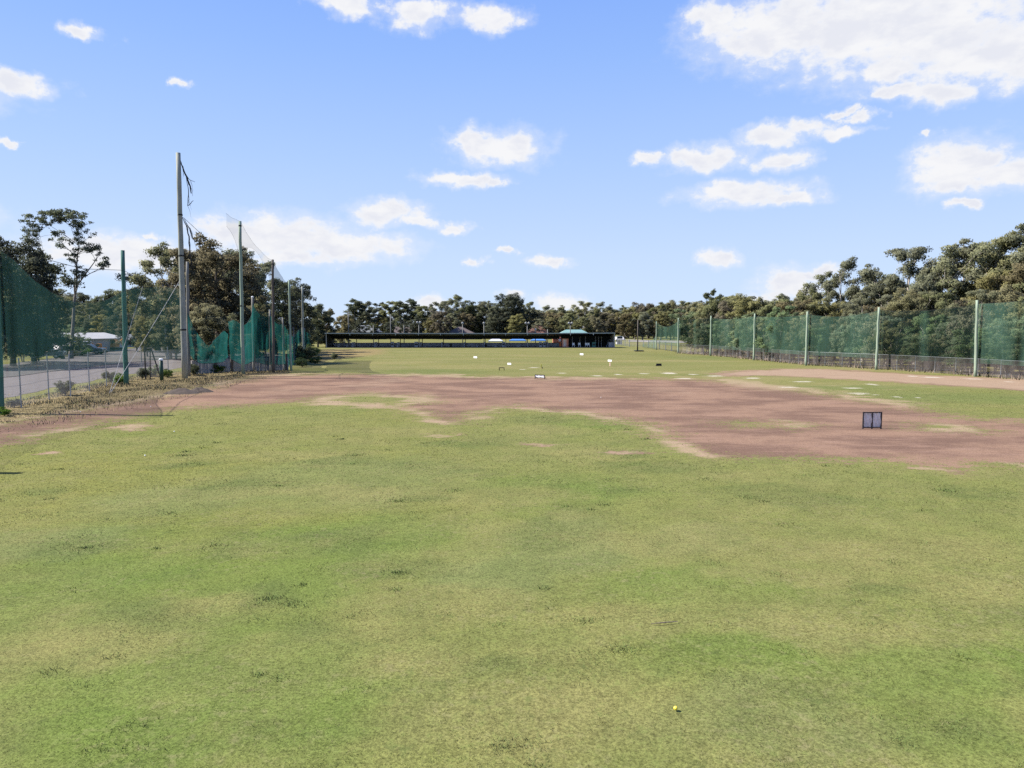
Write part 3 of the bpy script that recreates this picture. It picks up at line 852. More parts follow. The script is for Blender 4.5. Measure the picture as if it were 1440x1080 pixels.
# distant hillside trees on the left
LM = [(88, 'left of tallest gum'), (176, 'left of middle net post'), (256, 'left of tallest pole'), (999, 'right of tallest pole')]
its = []
r = random.Random(21)
for i, px in enumerate(range(-30, 275, 12)):
    its.append((('dark0', 'wood1', 'dark1', 'gum0', 'wood0')[i % 5], px + r.uniform(-4, 4), (420 if px < 140 else 408) + r.uniform(-9, 9), 235 + r.uniform(-20, 30), 1.2))
row(its, LM, 'far trees on the left', 'in far left row')
its = []
for i, px in enumerate(range(60, 262, 17)):
    its.append((('dark1', 'wood0', 'dark0', 'wood1')[i % 4], px + r.uniform(-4, 4), 445 + r.uniform(-8, 8), 182 + r.uniform(-10, 10), 1.3))
row(its, LM, 'nearer far trees on the left', 'before far left row')
# back row behind the shelter
K = 1.36
its = [('slim0', 498, 421, 205, 1.2), ('slim1', 508, 424, 215, 1.1), ('slim2', 522, 424, 205, 1.2), ('slim0', 538, 426, 222, 1.1), ('slim1', 551, 421, 210, 1.3), ('slim2', 566, 424, 205, 1.1), ('slim0', 578, 421, 212, 1.2),
       ('slim1', 592, 428, 205, 1.2), ('slim2', 602, 428, 215, 1.0), ('gum0', 625, 421, 200, 1.0), ('gum1', 642, 415, 210, 1.0), ('wood2', 618, 436, 190, 1.0), ('dark0', 662, 425, 205, 1.0), ('wood1', 677, 423, 212, 1.1),
       ('gum2', 690, 424, 205, 1.0), ('dark1', 712, 414, 200, .95), ('dark0', 726, 414, 205, .9), ('gum0', 742, 424, 212, .9), ('wood0', 752, 436, 205, 1.0), ('gum1', 768, 438, 215, 1.0), ('gum2', 790, 430, 212, 1.0),
       ('wood0', 776, 446, 196, 1.1), ('wood1', 802, 440, 200, 1.2), ('gum0', 822, 423, 205, 1.0), ('gum1', 845, 425, 215, 1.1), ('wood0', 838, 444, 196, 1.1), ('wood0', 862, 438, 210, 1.2), ('gum2', 878, 430, 215, 1.0),
       ('wood1', 634, 440, 196, 1.2), ('dark1', 699, 432, 196, 1.2), ('wood0', 726, 442, 192, 1.1), ('wood2', 655, 440, 198, 1.2), ('slim1', 515, 436, 230, 1.0), ('slim0', 556, 438, 230, 1.3), ('dark0', 586, 446, 196, 1.1), ('dark1', 548, 452, 190, 1.0), ('dark0', 505, 450, 190, 1.0),
       ('dark1', 525, 455, 192, 1.3), ('dark0', 568, 456, 192, 1.3), ('wood0', 608, 448, 194, 1.2), ('wood2', 780, 438, 208, 1.3), ('wood1', 818, 446, 196, 1.3), ('wood2', 850, 438, 205, 1.3), ('dark0', 488, 442, 205, 1.0), ('wood1', 760, 448, 196, 1.3)]
its = [(a, b, c_, d * K, e * (1.3 if a[0] == 's' else 1.15)) for a, b, c_, d, e in its]
r = random.Random(51)
for i, px in enumerate(range(494, 880, 12)):
    its.append((('dark1', 'wood1', 'dark0', 'wood0', 'wood2', 'gum1')[i % 6], px + r.uniform(-3, 3), (446 if px < 610 else 434) + r.uniform(-5, 6), 296 + r.uniform(-8, 8), 1.35))
row(its, [(489, 'left of leftmost pole'), (549, 'left of third bare pole'), (589, 'left of first twin lamp'), (624, 'right of first twin lamp'), (680, 'above brown hip roof'), (741, 'left of middle twin lamp'), (774, 'above reddish roof'), (810, 'left above green roof'), (999, 'right above green roof')],
    'back row behind the shelter', 'behind shelter')
# right rear treeline
its = []
r = random.Random(33)
for i, px in enumerate(range(884, 985, 9)):
    its.append((('wood0', 'wood1', 'wood2', 'gum0', 'wood0', 'gum2')[i % 6], px + r.uniform(-3, 3), 428 + r.uniform(-6, 8), 262 + r.uniform(-15, 25), 1.15))
for i, px in enumerate(range(880, 985, 13)):
    its.append((('wood2', 'wood0', 'wood1')[i % 3], px + r.uniform(-3, 3), 441 + r.uniform(-4, 6), 244 + r.uniform(-4, 6), 1.2))
row(its, [(897, 'left of lone dark pole'), (924, 'right of lone dark pole'), (953, 'left of seventh net pole'), (999, 'right of seventh net pole')], 'right rear tree line', 'in right rear line')
# wood behind the right net: three depths
FPX = [(999, 'left of sixth net pole'), (1060, 'between sixth and fifth poles'), (1134, 'between fifth and fourth poles'), (1234, 'between fourth and third poles'), (1373, 'between third and second poles'), (9999, 'right of second pole')]
def fence_Y(px):
    xs = [952, 999, 1060, 1134, 1234, 1373, 1440, 1700]; ys = [497, 500, 506, 513.5, 519.5, 529.5, 535, 556]
    return G(px, float(np.interp(px, xs, ys)))[1]
its = [('slim1', 985, 425, 150, 1.1), ('slim0', 1002, 408, 140, .9), ('slim2', 1015, 415, 136, 1.1), ('slim1', 1033, 412, 130, 1.2), ('wood2', 1020, 432, 128, 1.2), ('gum2', 1045, 420, 132, 1.0), ('gum0', 1070, 424, 118, 1.0), ('wood0', 1085, 424, 112, 1.0),
       ('gum1', 1100, 414, 116, .9), ('wood1', 1118, 420, 110, 1.0), ('wood0', 1140, 410, 106, 1.1), ('gum0', 1165, 386, 104, .85), ('gum1', 1195, 364, 98, .8), ('wood0', 1232, 396, 96, .8), ('gum0', 1282, 343, 90, .95), ('wood1', 1258, 384, 98, .8),
       ('wood1', 1300, 384, 84, .9), ('gum2', 1360, 340, 86, .9), ('gum0', 1385, 332, 84, 1.0), ('gum1', 1420, 330, 82, 1.0), ('gum2', 1450, 318, 80, 1.0), ('gum0', 1500, 325, 78, 1.0), ('wood0', 1400, 385, 78, 1.0), ('wood2', 1445, 365, 75, .9)]
its = [(a, b, c_, d, e * (1.12 if a[0] == 'g' else 1)) for a, b, c_, d, e in its]
row(its, FPX, 'tall trees of the right hand wood', 'topping right wood')
its = []
r = random.Random(44)
px = 990
k = 0
while px < 1500:
    Yf = fence_Y(px)
    its.append((('wood0', 'wood1', 'gum2', 'wood2', 'gum0', 'wood0')[k % 6], px, 424 + r.uniform(-8, 16) - (px - 990) * .045, Yf + r.uniform(10, 17), r.uniform(.9, 1.2)))
    px += r.uniform(15, 23) * 60 / Yf * 1.25; k += 1
row(its, FPX, 'middle trees of the right hand wood', 'midway behind right net')
its = []
px = 972; k = 0
while px < 1500:
    Yf = fence_Y(px)
    its.append((('sap0', 'sap1', 'sap2', 'sap1', 'sap2')[k % 5], px, 447 + r.uniform(-14, 26), Yf + r.uniform(3.6, 8), r.uniform(1.0, 1.3)))
    px += r.uniform(9, 15) * 60 / Yf * 1.2; k += 1
row(its, FPX, 'saplings behind the right net', 'close behind right net')
# green bushes in front of the near right net pole
for px, top, dy, lab in ((1300, 472, 3.2, 'broad green bush behind the net, left of the second net pole from the right'), (1365, 462, 2.6, 'broad green bush behind the net at the second net pole from the right'), (1420, 470, 2.8, 'green bush right of the second net pole at the picture edge')):
    tree_px('sap2', px, top, fence_Y(px) + dy, lab, 'green bushes at the right net', 1.6)

# weeds and bushes on the left
for px, py, hgt, v, lab in ((92, 556, 1.0, 'bush1', 'small dark bush against the wire fence'), (155, 537, .9, 'bush1', 'dark weeds left of the middle net post base'), (168, 540, .8, 'bush0', 'green weeds at the middle net post base'),
                            (200, 533, 1.0, 'bush1', 'dark weeds below the fence stay'), (212, 530, 1.1, 'bush0', 'green weeds right of the fence stay'), (236, 531, .8, 'bush0', 'low weeds beside the short green bollard'),
                            (272, 528, 1.1, 'bush1', 'weeds against the grey palings behind the tallest pole'), (290, 524, 1.3, 'bush1', 'dark weeds on the grey palings under the sagging net'), (305, 524, .9, 'bush0', 'green tuft at the grey palings'),
                            (418, 512, 1.8, 'bush0', 'green bush at the foot of the fourth tall pole'), (428, 508, 2.2, 'bush1', 'dark bush below the far end of the teal net'), (438, 503, 2.0, 'bush0', 'bright green bush right of the teal net end'), (425, 516, 1.1, 'bush0', 'low bright green weeds where the dirt meets the bush'), (443, 512, 1.0, 'bush0', 'spreading green weeds right of the bush clump'),
                            (470, 506, 1.0, 'bush1', 'lone low tussock on the dry slope below the shelter'), (20, 573, .5, 'bush1', 'small weeds right of the nearest net post'), (6, 585, .45, 'bush0', 'tuft at the foot of the nearest net post')):
    x, y = G(px, py)
    tree(v, x, y, hgt, lab, 'weeds and bushes on the left bank', None, 'bush', 0, 1.0, 'bush')

# ------------------------------------------------------------------ poles
def pole(name, base, top, r, mat, label, cat, group, cap=None, bands=(), dy=0.0):
    x, y = G(*base)
    xt, _, zt = at(top[0], top[1], y)
    o = empty(name, (x, y, 0))
    dx = xt - x
    mb = MB(); mb.smooth = True
    k = 9
    pts = []
    for i in range(k):
        t = i / (k - 1)
        pts.append((dx * t + (random.uniform(-.02, .02) if 0 < i < k - 1 else 0), random.uniform(-.02, .02) if 0 < i < k - 1 else 0, -.2 + (zt + .2) * t))
    mb.tube(pts, [r * (1.08 - .28 * i / (k - 1)) for i in range(k)], 12)
    mb.build('shaft', mat, o)
    if cap:
        mb = MB(); mb.tube([(dx, 0, zt - .02), (dx, 0, zt + .06), (dx, 0, zt + .09)], [r * .86, r * .86, r * .5], 12)
        mb.build('cap', cap, o)
    for b in bands:
        t = b
        mb = MB(); rr = r * (1.08 - .28 * t) + .012
        mb.tube([(dx * t, 0, zt * t - .06), (dx * t, 0, zt * t + .06)], rr, 12)
        mb.build('band', M['rope_dark'], o)
    tag(o, label, cat, group)
    return o, Vector((x, y, 0)), Vector((xt, y, zt))

PG = 'poles of the left net'
pA = pole('tall_pole', (260, 532), (250.5, 215), .215, M['pole_grey'], 'tallest weathered timber pole, nearest the left bank, with torn net rags', 'pole', PG, bands=(.22, .55, .73))
pB = pole('tall_pole', (342, 526), (337.5, 311), .15, M['pole_green'], 'second tall timber pole, greenish, in front of the sagging teal net', 'pole', PG, bands=(.45, .97))
pC = pole('tall_pole', (384.5, 524), (383.5, 365), .125, M['pole_dark'], 'third tall pole, dark brown, standing on the dirt before the teal net', 'pole', PG, bands=(.96,))
pD = pole('tall_pole', (409.5, 521.5), (406.5, 394), .105, M['pole_green'], 'fourth tall pole, pale lower half, beside the green bush', 'pole', PG)
pE = pole('tall_pole', (426.5, 507), (425, 403), .14, M['pole_grey'], 'fifth and farthest tall pole left of the shelter', 'pole', PG)
SG = 'short posts of the left net'
s0 = pole('net_post', (0, 582), (-8, 330), .17, M['post_teal'], 'nearest net post at the left picture edge, seen through the net', 'post', SG)
s1 = pole('net_post', (177.5, 541), (172.5, 352), .16, M['post_teal'], 'middle net post between the picture edge and the tallest pole', 'post', SG)
s2 = pole('net_post', (265.5, 529), (263.5, 368), .14, M['post_grey'], 'net post close behind the tallest pole', 'post', SG)
s3 = pole('net_post', (357, 523), (355, 418), .12, M['post_grey'], 'white-topped net post right of the second tall pole', 'post', SG, cap=M['white_paint'])
s4 = pole('net_post', (381, 522.5), (379.5, 437), .11, M['post_grey'], 'net post just left of the dark third tall pole', 'post', SG, cap=M['galv'])
s5 = pole('net_post', (399.5, 521.5), (397.5, 447), .10, M['post_grey'], 'net post at the pointed fold left of the fourth tall pole', 'post', SG)
s6 = pole('net_post', (414, 513), (412.5, 460), .10, M['post_grey'], 'net post just right of the fourth tall pole', 'post', SG)
s7 = pole('net_post', (430, 499), (428, 461), .11, M['post_grey'], 'net post right of the fifth tall pole', 'post', SG)
s8 = pole('net_post', (436.5, 493), (435.5, 459), .12, M['post_grey'], 'last net post at the far end of the teal net', 'post', SG)
# off-frame post whose shadow falls into the picture
xq, yq = -23.0, 19.6
o = empty('net_post', (xq, yq, 0)); mb = MB(); mb.smooth = True; mb.tube([(0, 0, -.2), (0, 0, 9.6)], [.17, .13], 12); mb.build('shaft', M['post_grey'], o)
tag(o, 'net post just outside the left picture edge that throws a shadow on the lawn', 'post', SG)

# short bollard
x, y = G(227.5, 535)
o = empty('bollard', (x, y, 0)); tag(o, 'short dark green bollard with white cap left of the tallest pole', 'bollard')
mb = MB(); mb.smooth = True; mb.tube([(0, 0, -.1), (0, 0, 1.55)], .14, 12); mb.build('shaft', M['dark_green_paint'], o)
mb = MB(); mb.tube([(0, 0, 1.55), (0, 0, 1.66), (0, 0, 1.70)], [.16, .16, .1], 12); mb.build('cap', M['white_paint'], o)

# right hand poles
RG = 'poles of the right net'
rp = []
for base, top, lab in (((1493, 540), (1496, 408), 'nearest net pole on the right just outside the picture'), ((1371.5, 530), (1374, 422), 'pale green net pole, second from the right, before a broad bush'), ((1232, 520), (1236, 432), 'pale green net pole, third from the right'),
                       ((1133.5, 514), (1135.5, 438), 'pale green net pole, fourth from the right'), ((1060, 506.5), (1061.5, 441), 'pale green net pole, fifth from the right'), ((999, 500.5), (1000, 444), 'pale green net pole, sixth from the right'),
                       ((953.5, 497), (954, 447), 'thin grey net pole, seventh from the right'), ((923, 492), (923, 452), 'farthest net pole of the right net, beside the lone dark pole')):
    rp.append(pole('net_pole', base, top, .12 if base[0] > 960 else .11, M['pole_green'], lab, 'pole', RG))
x, y = G(896.5, 494)
o = empty('field_pole', (x, y, 0)); tag(o, 'lone dark pole with square base mat right of the shelter', 'pole')
mb = MB(); mb.smooth = True; mb.tube([(0, 0, 0), (0, 0, 4 + (462 - 450) / F * y)], [.12, .09], 8); mb.build('shaft', M['pole_dark'], o)
mb = MB(); mb.box((.2, -.2, .1), (1.5, 1.5, .14)); mb.build('base_mat', M['interior'], o)

# ------------------------------------------------------------------ nets
def net(name, cols, mat, label, group=None, amp=.12, rows=10, seed=0, bulge=.0, per=10, cat='net'):
    """cols: (x, y, z_bottom, z_top) along the foot of the net, joined into a hanging sheet with folds"""
    A = np.array(cols, float)
    d = np.r_[0, np.cumsum(np.hypot(np.diff(A[:, 0]), np.diff(A[:, 1])))]
    n = max(8, int(d[-1] * per / 4))
    t = np.unique(np.r_[np.linspace(0, d[-1], n), d])
    B = np.stack([np.interp(t, d, A[:, k]) for k in range(4)], 1)
    # smooth sag between the given points
    dirv = np.gradient(B[:, :2], axis=0); dirv /= np.linalg.norm(dirv, axis=1)[:, None] + 1e-9
    nrm = np.stack([-dirv[:, 1], dirv[:, 0]], 1)
    Vv = []
    for j in range(rows + 1):
        f = j / rows
        z = B[:, 2] + (B[:, 3] - B[:, 2]) * f
        off = amp * (fbm(t, np.full_like(t, f * 1.2), .9, 3, seed) - .5) * 2 + bulge * math.sin(PI * f)
        Vv.append(np.stack([B[:, 0] + nrm[:, 0] * off, B[:, 1] + nrm[:, 1] * off, z], 1))
    Vv = np.concatenate(Vv)
    n = len(t); I = np.arange(n * (rows + 1)).reshape(rows + 1, n)
    Fq = np.stack([I[:-1, :-1].ravel(), I[:-1, 1:].ravel(), I[1:, 1:].ravel(), I[1:, :-1].ravel()], 1)
    c = Vv.mean(0); c[2] = 0
    o = empty(name, tuple(c))
    p = link_mesh('netting', arr_mesh('netting', Vv - c, Fq, True), mat, o)
    for nm, k in (('head_rope', 3), ('foot_rope', 2)):
        mb = MB()
        off = amp * (fbm(t, np.full_like(t, (1.2 if k == 3 else 0)), .9, 3, seed) - .5) * 2
        mb.tube([(B[i, 0] + nrm[i, 0] * off[i] - c[0], B[i, 1] + nrm[i, 1] * off[i] - c[1], B[i, k]) for i in range(len(t))], .007 if name == 'torn_net' else (.004 if mat == M['net_thin'] else .013), 4)
        mb.build(nm, M['rope_dark'], o)
    tag(o, label, cat, group)
    return o

def smooth_cols(pts, path, sub=8):
    """pts (px, y_top, y_bottom) in the picture, path: ground polyline giving the distance at each px"""
    P = np.array(pts, float)
    xs = np.linspace(P[0, 0], P[-1, 0], (len(P) - 1) * sub + 1)
    def curve(col):                       # monotone-free cubic through the given points
        y = P[:, col]; x = P[:, 0]; m = np.gradient(y, x)
        i = np.clip(np.searchsorted(x, xs, 'right') - 1, 0, len(x) - 2)
        hh = x[i + 1] - x[i]; t = (xs - x[i]) / hh
        return (2 * t**3 - 3 * t**2 + 1) * y[i] + (t**3 - 2 * t**2 + t) * hh * m[i] + (-2 * t**3 + 3 * t**2) * y[i + 1] + (t**3 - t**2) * hh * m[i + 1]
    yt, yb = curve(1), curve(2)
    pp = np.array(path, float)
    cols = []
    for x, a, b in zip(xs, yt, yb):
        Y = float(np.interp(x, pp[:, 0], pp[:, 1]))
        p = at(x, a, Y); q = at(x, b, Y)
        cols.append(((p[0] + q[0]) / 2, Y, q[2], p[2]))
    return cols

Y0, Y1, Y2 = s0[1].y, s1[1].y, s2[1].y
pathL = [(-620, 13), (-260, 18.5), (0, Y0 - .45), (177, Y1 - .45), (262, Y2 - .5)]
net('safety_net', smooth_cols([(-6, 346, 531), (20, 362, 529), (55, 396, 524), (110, 424, 518), (150, 422, 513), (176, 410, 510), (210, 404, 507), (262, 406, 504)], pathL), M['net_left'],
    'thin green net hung before the car park between the picture edge and the tallest pole', 'left nets', .05, 12, 3)
net('safety_net', smooth_cols([(-520, 440, 700), (-260, 420, 600), (-120, 400, 560), (-8, 350, 531)], pathL), M['net_thin'], 'unseen net beyond the left picture edge by the nearest post, thinned for a faint shadow', 'left nets', .05, 8, 4)
Y3, Y4, Y5, Y6, Y7, Y8 = [q[1].y for q in (s3, s4, s5, s6, s7, s8)]
pathT = [(262, Y2 - .4), (300, Y2 + 1), (325, Y2 + 3), (357, Y3 - .4), (381, Y4 - .4), (399, Y5 - .4), (414, Y6 - .4), (430, Y7 - .4), (437, Y8 - .4)]
net('safety_net', smooth_cols([(265, 440, 500), (272, 458, 507), (283, 475, 511), (294, 485.5, 511), (304, 478, 510), (315, 465, 508), (322, 470, 503)], pathT), M['net_teal'],
    'sagging teal net collapsed low between the tallest pole and the second pole', 'left nets', .35, 12, 5, per=16)
net('safety_net', smooth_cols([(323, 452, 504), (330, 450, 508), (338, 455, 512), (346, 455, 512), (352, 443, 509), (356, 424, 508)], pathT), M['net_teal'],
    'teal net span behind the second tall pole', 'left nets', .35, 12, 6, per=16)
net('safety_net', smooth_cols([(356, 426, 508), (362, 437, 510), (370, 444, 512), (378, 445, 513), (382, 445, 512), (390, 453, 513), (396, 456, 512), (398, 455, 512)], pathT), M['net_teal'],
    'teal net span around the dark third tall pole', 'left nets', .35, 12, 7, per=16)
net('safety_net', smooth_cols([(398.5, 455, 512), (403, 461, 514), (408, 471, 516), (413, 474, 512), (417, 470, 508), (422, 463, 504), (424, 462, 503), (429, 465, 499), (433, 468, 494), (436, 468, 490)], pathT), M['net_far'],
    'teal net running away along the bank to the far end post', 'left nets', .25, 10, 8, per=10)
# black upper nets
yA, yB, yC, yD, yE = [q[1].y for q in (pA, pB, pC, pD, pE)]
pathB = [(256, yA), (338, yB - .1), (383.6, yC - .1), (407, yD), (425, yE)]
net('torn_net', smooth_cols([(318, 300, 318), (326, 306, 330), (333, 309, 350), (337, 311, 372)], pathB), M['net_black'], 'thin black net scrap left of the second tall pole top', 'torn black nets', .1, 8, 11)
net('torn_net', smooth_cols([(339, 312, 352), (347, 327, 348), (356, 341, 350), (368, 354, 366), (376, 362, 385), (383, 366, 402)], pathB), M['net_black'], 'black net swagging between the second and third tall poles', 'torn black nets', .1, 8, 12)
net('torn_net', smooth_cols([(384, 367, 405), (390, 377, 400), (396, 388, 420), (402, 396, 452), (406, 398, 468)], pathB), M['net_black_dense'], 'black net falling steeply from the third to the fourth tall pole', 'torn black nets', .1, 8, 13)
net('torn_net', smooth_cols([(407.5, 402, 472), (414, 406, 468), (420, 406, 462), (424.6, 405, 460)], pathB), M['net_black_dense'], 'dense black net panel between the fourth and fifth tall poles', 'torn black nets', .1, 8, 14)
# net rags on the tallest pole
def rag(pts, r, label, Y, mat='rope_dark'):
    P = [at(px, py, Y) for px, py in pts]
    c = P[0]
    o = empty('net_rag', c)
    mb = MB()
    n = len(P)
    fine = []
    for i in range(n - 1):
        for j in range(4):
            t = j / 4
            fine.append([P[i][k] * (1 - t) + P[i + 1][k] * t - c[k] + random.uniform(-.03, .03) for k in range(3)])
    fine.append([P[-1][k] - c[k] for k in range(3)])
    mb.tube(fine, [r * (.5 + .8 * math.sin(PI * min(.9, i / len(fine)))) for i in range(len(fine))], 5)
    mb.build('strand', M[mat], o)
    for q in range(3):
        i = random.randrange(2, len(fine) - 2)
        mb = MB(); a = fine[i]
        mb.tube([a, [a[0] + random.uniform(.05, .2), a[1], a[2] - .4], [a[0] + random.uniform(.0, .25), a[1], a[2] - .9]], [r * .5, r * .35, r * .15], 4)
        mb.build('frayed_end', M[mat], o)
    tag(o, label, 'net rag', 'net rags on the tallest pole')
rag([(253, 225), (258, 238), (263, 250), (267, 262), (269, 272)], .05, 'long frayed net rag hanging near the top of the tallest pole', yA)
rag([(253.5, 228), (260, 243), (266, 252), (274, 256)], .018, 'thin loose cord curving right from the top of the tallest pole', yA)
rag([(262, 248), (265, 268), (264, 290), (272, 282)], .025, 'narrow net rag dangling lower beside the upper band', yA)
rag([(257, 306), (263, 320), (266, 336), (268, 360), (268.5, 378)], .04, 'dark net rag hanging from the middle of the tallest pole down to the tree', yA)
rag([(259, 308), (267, 322), (271, 335), (275, 340)], .035, 'short net rag tangled on the slanting cord', yA)

# ropes and cables
def cable(name, pts, r, mat, label, cat, sag=0.0, group=None):
    P = []
    for i in range(len(pts) - 1):
        a, b = Vector(pts[i]), Vector(pts[i + 1])
        for j in range(10):
            t = j / 10
            p = a.lerp(b, t); p.z -= sag * 4 * t * (1 - t); P.append(p)
    P.append(Vector(pts[-1]))
    mb = MB(); mb.tube([p - P[0] for p in P], r, 5)
    o = mb.build(name, mat); o.location = P[0]
    return tag(o, label, cat, group)
cable('cable', [at(-10, 335, Y0), at(55, 362, Y0 + 6), at(116, 378, Y0 + 12), at(174, 380, Y1), at(201, 396, Y1 + 3), at(252, 404, yA)], .016, M['rope_dark'], 'dark head cable slung from the nearest net post past the middle post', 'cable')
cable('cable', [at(258, 306, yA), at(296, 341, yA + 4), at(330, 365, yA + 8)], .018, M['rope_dark'], 'dark cord slanting down right from the tallest pole to the leafy gum', 'cable')
gp = G(155, 553)
cable('guy_rope', [(gp[0], gp[1], 0), at(253.5, 393, yA)], .013, M['rope_white'], 'pale guy rope running up right to the middle of the tallest pole', 'guy rope', .1)
cable('guy_rope', [(gp[0] - .05, gp[1], 0), at(176, 482, Y1 - 1.4), at(201, 402, Y1 + 1)], .013, M['rope_white'], 'pale steep guy rope crossing before the middle net post', 'guy rope', .0)

# right net
cols = []
def rnet(i, j, sagpx, label):
    a, b = rp[i], rp[j]
    n = 14; c = []
    for k in range(n + 1):
        t = k / n
        x = a[1].x * (1 - t) + b[1].x * t; y = a[1].y * (1 - t) + b[1].y * t
        zt = (a[2].z * (1 - t) + b[2].z * t) - .28 - sagpx * 4 * t * (1 - t)
        c.append((x + .2, y + .25, 1.12, zt))
    net('safety_net', c, M['net_green'], label, 'right nets', .06, 10, 20 + i, per=6)
names = ['green net span at the right picture edge', 'green net span between the second and third net poles from the right', 'green net span between the third and fourth net poles from the right', 'green net span between the fourth and fifth net poles from the right',
         'green net span between the fifth and sixth net poles from the right', 'green net span between the sixth and seventh net poles from the right', 'sagging far green net span beside the lone dark pole']
for i, (nm, sg) in enumerate(zip(names, (.12, .3, .42, .22, .3, .1, .9))):
    rnet(i, i + 1, sg, nm)

a = G(903, 489.5); b = G(923, 491.5)
net('torn_net', [(a[0] + (b[0] - a[0]) * t, a[1] + (b[1] - a[1]) * t, .15, .9 + 1.9 * t * t) for t in np.linspace(0, 1, 9)], M['net_green'], 'slumped green net scrap between the lone dark pole and farthest net pole', 'right nets', .25, 6, 31)
# ------------------------------------------------------------------ wire fences
def wire_fence(name, path, h, spacing, label, mesh_mat, post_r=.035, wires=3, cat='fence', barbed=0.0, rail=True, z0=0.0):
    P = [Vector((p[0], p[1], 0)) for p in path]
    c = sum(P, Vector()) / len(P)
    o = empty(name, c)
    pts = []
    for i in range(len(P) - 1):
        n = max(1, round((P[i + 1] - P[i]).length / spacing))
        for j in range(n): pts.append(P[i].lerp(P[i + 1], j / n) - c)
    pts.append(P[-1] - c)
    for p in pts:
        mb = MB(); mb.tube([(p.x, p.y, -.2), (p.x, p.y, h + .05 + barbed)], post_r, 7)
        mb.build('fence_post', M['galv'], o)
    q = MB()
    for k in range(len(pts) - 1):
        a, b = pts[k], pts[k + 1]
        q.add([(a.x, a.y + .05, .06), (b.x, b.y + .05, .06), (b.x, b.y + .05, h), (a.x, a.y + .05, h)], [(0, 1, 2, 3)])
    q.build('wire_mesh', mesh_mat, o)
    if rail:
        mb = MB(); mb.tube([(p.x, p.y, h) for p in pts], .022, 5); mb.build('top_rail', M['galv'], o)
    for w in range(wires):
        z = h * (w + .5) / wires if not barbed or w < wires - 1 else h + barbed
        mb = MB(); mb.tube([(p.x, p.y - .04, z) for p in pts], .008, 4); mb.build('strand', M['wire'], o)
    tag(o, label, cat)
    return o
wire_fence('wire_fence', [G(-300, 640), G(-90, 592), G(30, 573), G(69, 562), G(99.5, 557.5), G(126, 550.5), G(150, 543), G(175, 538.5), G(200, 533), G(237, 530), G(262, 527)], 2.25, 3.4, 'galvanised wire mesh fence with thin posts along the car park', M['mesh_wire'], barbed=.22, rail=False)
wire_fence('mesh_fence', [(p[0] + .45, p[1] + .5) for p in RF], 1.45, 2.3, 'low chain link fence with top rail under the right green net', M['mesh_right'], .03, 2)
wire_fence('field_fence', [G(868, 485), G(885, 487.5), G(905, 488), G(936, 492.5), G(953, 495)], 1.5, 6, 'low field fence with white posts right of the shelter', M['mesh_wire'], .08, 2)
# fence stay
x, y = G(205, 533)
o = empty('fence_stay', (x, y, 0)); tag(o, 'dark A-shaped fence stay left of the short green bollard', 'fence stay')
mb = MB(); mb.tube([(0, 0, -.1), (0, 0, 2.6)], .06, 8); mb.build('upright', M['pole_dark'], o)
mb = MB(); mb.tube([(.5, 0, 2.5), (1.1, .2, 0)], .05, 8); mb.tube([(.45, .0, 2.5), (.25, .2, 0)], .04, 8); mb.build('brace', M['pole_dark'], o)
mb = MB(); mb.tube([(-.05, 0, 2.35), (.6, 0, 2.5)], .04, 8); mb.build('crossbar', M['pole_dark'], o)

# paling fence below the teal nets
path = [G(266, 527), G(300, 524.5), G(326, 524), G(357, 523), G(381, 522), G(403, 520.5)]
c = Vector((sum(p[0] for p in path) / 6, sum(p[1] for p in path) / 6 + .6, 0))
o = empty('paling_fence', c); tag(o, 'low weathered grey paling fence below the teal nets', 'fence')
mb = MB()
for i in range(len(path) - 1):
    a, b = Vector(path[i] + (0,)), Vector(path[i + 1] + (0,))
    d = b - a; n = max(1, int(d.length / .16)); rz = math.atan2(d.y, d.x)
    for j in range(n):
        p = a.lerp(b, (j + .5) / n); hh = random.uniform(1.18, 1.36)
        if random.random() < .04: continue
        mb.box((p.x - c.x, p.y + .6 - c.y + random.uniform(-.01, .01), hh / 2 - .05), (d.length / n * .93, .02, hh), rz)
mb.build('palings', M['fence_sheet'], o)
mb = MB()
for z in (.35, 1.0):
    mb.tube([(p[0] - c.x, p[1] + .66 - c.y, z) for p in path], .04, 4)
mb.build('rails', M['post_grey'], o)
for px, py in ((323, 524), (300, 524.5), (381, 522.3), (400.5, 521)):
    p = G(px, py)
    mb = MB(); mb.tube([(p[0] - c.x, p[1] + .5 - c.y, -.1), (p[0] - c.x, p[1] + .5 - c.y, 1.6)], .13, 8); mb.build('fence_post', M['pole_dark'], o)

# earth mound near the tallest pole
def mound(px, py, w, d, h, label):
    x, y = G(px, py)
    n = 14; vs = []; fs = []
    for j in range(n + 1):
        for i in range(n + 1):
            u, v = i / n * 2 - 1, j / n * 2 - 1
            rr = math.hypot(u, v)
            z = max(0, 1 - rr) ** .8 * h * random.uniform(.75, 1.2) - .03
            vs.append((u * w, v * d, z))
    for j in range(n):
        for i in range(n):
            fs.append((j * (n + 1) + i, j * (n + 1) + i + 1, (j + 1) * (n + 1) + i + 1, (j + 1) * (n + 1) + i))
    mb = MB(); mb.add(vs, fs); mb.smooth = True
    o = mb.build('earth_mound', M['soil_dark']); o.location = (x, y, .0)
    tag(o, label, 'mound', 'earth mounds')
M['soil_dark'] = plain('dark_soil', (.055, .042, .034), .95, var=.35, scale=3, bump=.6)
mound(255, 553, 1.1, .8, .38, 'low dark earth mound on the track below the tallest pole')
mound(281, 551, .9, .6, .34, 'smaller earth mound right of the dark mound, with twigs')

